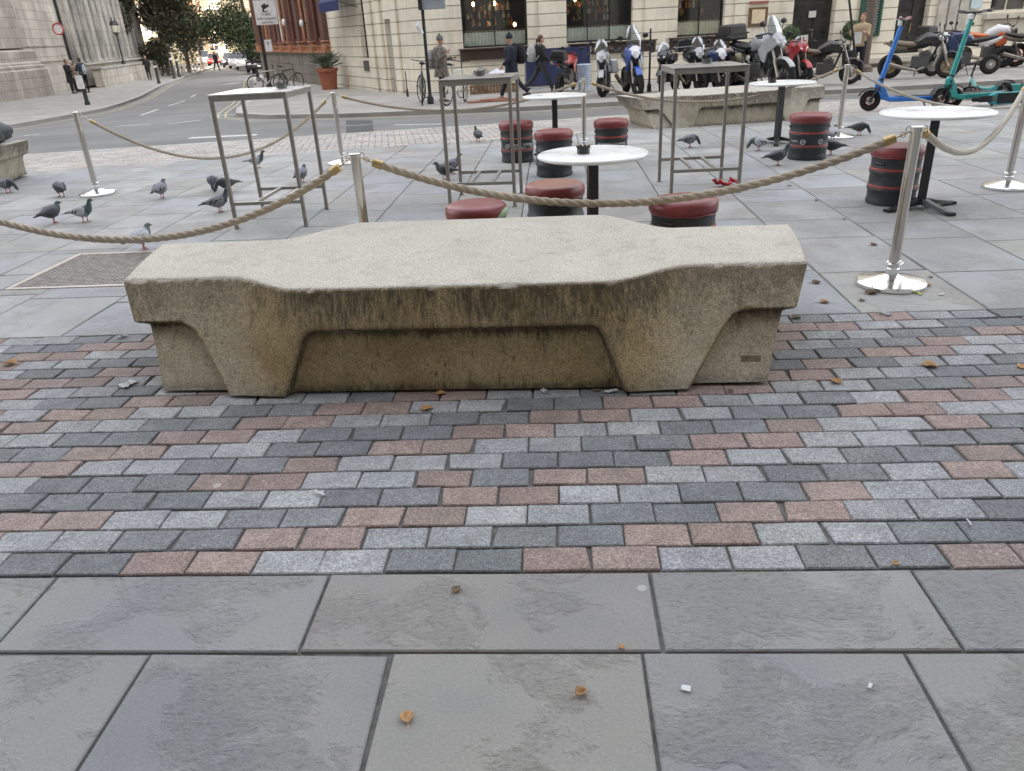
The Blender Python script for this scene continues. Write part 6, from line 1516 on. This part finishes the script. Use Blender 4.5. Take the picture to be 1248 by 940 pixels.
mb = MB(); mb.lathe([(.17, .05), (.2, .7), (.21, .72), (.19, .74)], 20); mb.build('sack', mat('pale_blue_sack', (.45, .52, .66), .5, 0, .2, 10, bump=.4), wbn)
# dark bags on the bench at the left edge
hz = mat('black_nylon', (.025, .03, .035), .55, 0, .3, 9, bump=.4)
for i, (dx, dy, s_, lb) in enumerate(((-7.22, 9.55, (.34, .2, .10), 'black nylon bag lying nearest the end of the left edge bench'), (-7.45, 9.95, (.42, .2, .15), 'dark grey bag behind the black one on the left edge bench'))):
    lumpy('bag', lb, 'bag', (dx, dy, .48), s_, hz if i == 0 else mat('dark_grey_nylon', (.06, .07, .08), .5, 0, .3, 9, bump=.4), 11+i, .3)
# red cloth by the right tall table
rc = thing('red_cloth', 'crumpled red cloth strip at the foot of the right tall table', 'cloth', on_ground(884, 227), .2)
mb = MB(); rr = random.Random(5)
mb.tube([(rr.uniform(-.02, .02)+.27*(i/15-.5), rr.uniform(-.05, .05), .02+rr.uniform(0, .05)) for i in range(16)], [.012+rr.uniform(0, .016) for i in range(16)], 8, flat=.6); mb.build('cloth', mat('bright_red_cloth', (.48, .02, .03), .6, 0, .3, 20, bump=.4), rc)

# ---------------------------------------------------------------- leaves and litter
LB = mat('dry_leaf', (.36, .20, .08), .7, 0, .35, 60, bump=.4); LD = mat('dark_leaf', (.13, .09, .05), .8, 0, .35, 60, bump=.4)
def leaf(label, q, s_, rz, mt=LB, curl=.5, cat='leaf'):
    t = thing('dry_leaf', label, cat, (q[0], q[1], .003), rz, 'fallen leaves'); mb = MB(); n = 9; vs = []
    for i in range(n):
        u = i/(n-1); w_ = .42*math.sin(PI*min(u*1.02+.02, 1))**.8*(1.15-u*.5)
        for j_ in (-1, -.5, 0, .5, 1):
            y = w_*j_; z = curl*(abs(j_)**1.5*w_*.6+.35*(u-.5)**2)+.03*math.sin(u*9+j_*3)+.015
            vs.append(((u-.5)*s_, y*s_, z*s_))
    mb.add(vs, [(i*5+j_, (i+1)*5+j_, (i+1)*5+j_+1, i*5+j_+1) for i in range(n-1) for j_ in range(4)]); o_ = mb.build('blade', mt, t, smooth=60, fixn=False)
    sm = o_.modifiers.new('thickness', 'SOLIDIFY'); sm.thickness = .0006
    mb = MB(); mb.tube([(-.5*s_, 0, .01*s_+.002), (-.7*s_, .03*s_, .004), (-.95*s_, .10*s_, .003)], .0011, 5); mb.build('stalk', mt, t); return t
g_ = on_ground
leaf('golden brown dry leaf with stalk on the front paving slab', g_(496, 875), .042, 1.9, LB, .9)
leaf('curled brown leaf ball right of centre on the front slab', g_(709, 846), .036, .6, LB, 1.6)
leaf('thin brown leaf at the edge between setts and slabs', g_(557, 719), .035, 1.2, LD, .7)
leaf('yellowish leaf fragment on the middle front slab', g_(757, 789), .02, 2.2, LB, .6)
leaf('cream leaf on the pink sett near the right', g_(1092, 688), .024, .3, LB, .9)
leaf('pale brown leaf on setts at the far left', g_(14, 444), .08, .1, LB, .9)
leaf('brown leaf on setts in front of the bench, left of centre', g_(521, 499), .06, .5, LB, .7)
leaf('dark leaf at the right end of the bench near the first row of setts', g_(971, 388), .06, .4, LD, .8)
leaf('brown leaf on a light sett at right', g_(1134, 447), .075, -.2, LB, .8)
leaf('small brown leaf on setts right of the bench', g_(1018, 466), .06, 2.0, LB, .8)
leaf('brown leaf near the right edge on a pink sett', g_(1246, 448), .06, .9, LB, .7)
leaf('leaf lying left of the nearest steel base', g_(995, 345), .06, .3, LD, .8)
leaf('leaf tucked under the front rim of the nearest steel base', g_(1062, 358), .08, .1, LD, .8)
leaf('leaf at the right rim of the nearest steel base', g_(1130, 348), .055, .8, LB, .8)
leaf('small dark leaf in front of the nearest steel base', g_(1051, 367), .04, .5, LD, .8)
leaf('leaf on the slab joint left of the nearest steel base', g_(1005, 369), .06, .2, LB, .8)
rr = random.Random(9)
for i in range(5):
    t_ = i/4; x = 2.28+rr.uniform(-.05, .05); y = 4.6+3.0*t_+rr.uniform(-.1, .1)
    leaf('small dark leaf caught in the long slab joint behind the nearest steel post', (x, y), rr.uniform(.025, .06), rr.uniform(0, 6), LD, .8)
for i in range(4):
    leaf('small dark leaf lying against the foot of the foreground bench', (rr.uniform(-.9, .9), 3.08+rr.uniform(-.03, .03)), rr.uniform(.03, .055), rr.uniform(0, 6), rr.choice((LD, LB)), .8)
WPAP = mat('white_tissue', (.58, .60, .60), .8, 0, .06, 30, bump=.3)
def scrap(label, q, s_, seed, mt=WPAP):
    t = thing('paper_scrap', label, 'litter', (q[0], q[1], .002), seed*1.3, 'paper scraps'); r_ = random.Random(seed); n = 7; mb = MB()
    mb.add([((i/(n-1)-.5)*s_[0]*(1+r_.uniform(-.1, .1)), (j_/(n-1)-.5)*s_[1]*(1+r_.uniform(-.15, .15)), .004+r_.uniform(0, s_[2])) for i in range(n) for j_ in range(n)], [(i*n+j_, (i+1)*n+j_, (i+1)*n+j_+1, i*n+j_+1) for i in range(n-1) for j_ in range(n-1)])
    o_ = mb.build('paper', mt, t, smooth=60, fixn=False); sm = o_.modifiers.new('thickness', 'SOLIDIFY'); sm.thickness = .0008; return t
scrap('folded white and blue packet on setts left of the bench', g_(157, 470), (.09, .05, .014), 1)
scrap('torn white strip on the setts left of centre', g_(390, 603), (.055, .012, .006), 2)
scrap('small white paper bit on the setts at the upper left', g_(150, 412), (.05, .03, .012), 3)
scrap('white tissue bit under the middle of the bench', g_(663, 479), (.035, .02, .015), 4)
scrap('white shred under the right half of the bench', g_(745, 479), (.06, .015, .012), 5)
scrap('white cigarette end on a light sett at the right', g_(1181, 639), (.035, .007, .004), 6)
scrap('tiny white bit of paper at the lower right slab', g_(836, 841), (.024, .018, .001), 7)
scrap('pale thread of paper on the lower right slab', g_(1060, 838), (.018, .008, .001), 8)
scrap('white scrap on the setts left of centre in a front row', g_(193, 640), (.02, .008, .003), 12)
scrap('silver wrapper on the edge of the setts below the nearest steel base', g_(1078, 384), (.07, .02, .01), 9, SIL)
scrap('tiny white square right of the nearest steel base', g_(1147, 360), (.03, .02, .004), 10)
scrap('tiny yellow scrap in front of the nearest steel base', g_(1120, 359), (.045, .02, .004), 11, mat('yellow_paper', (.6, .6, .15), .8))
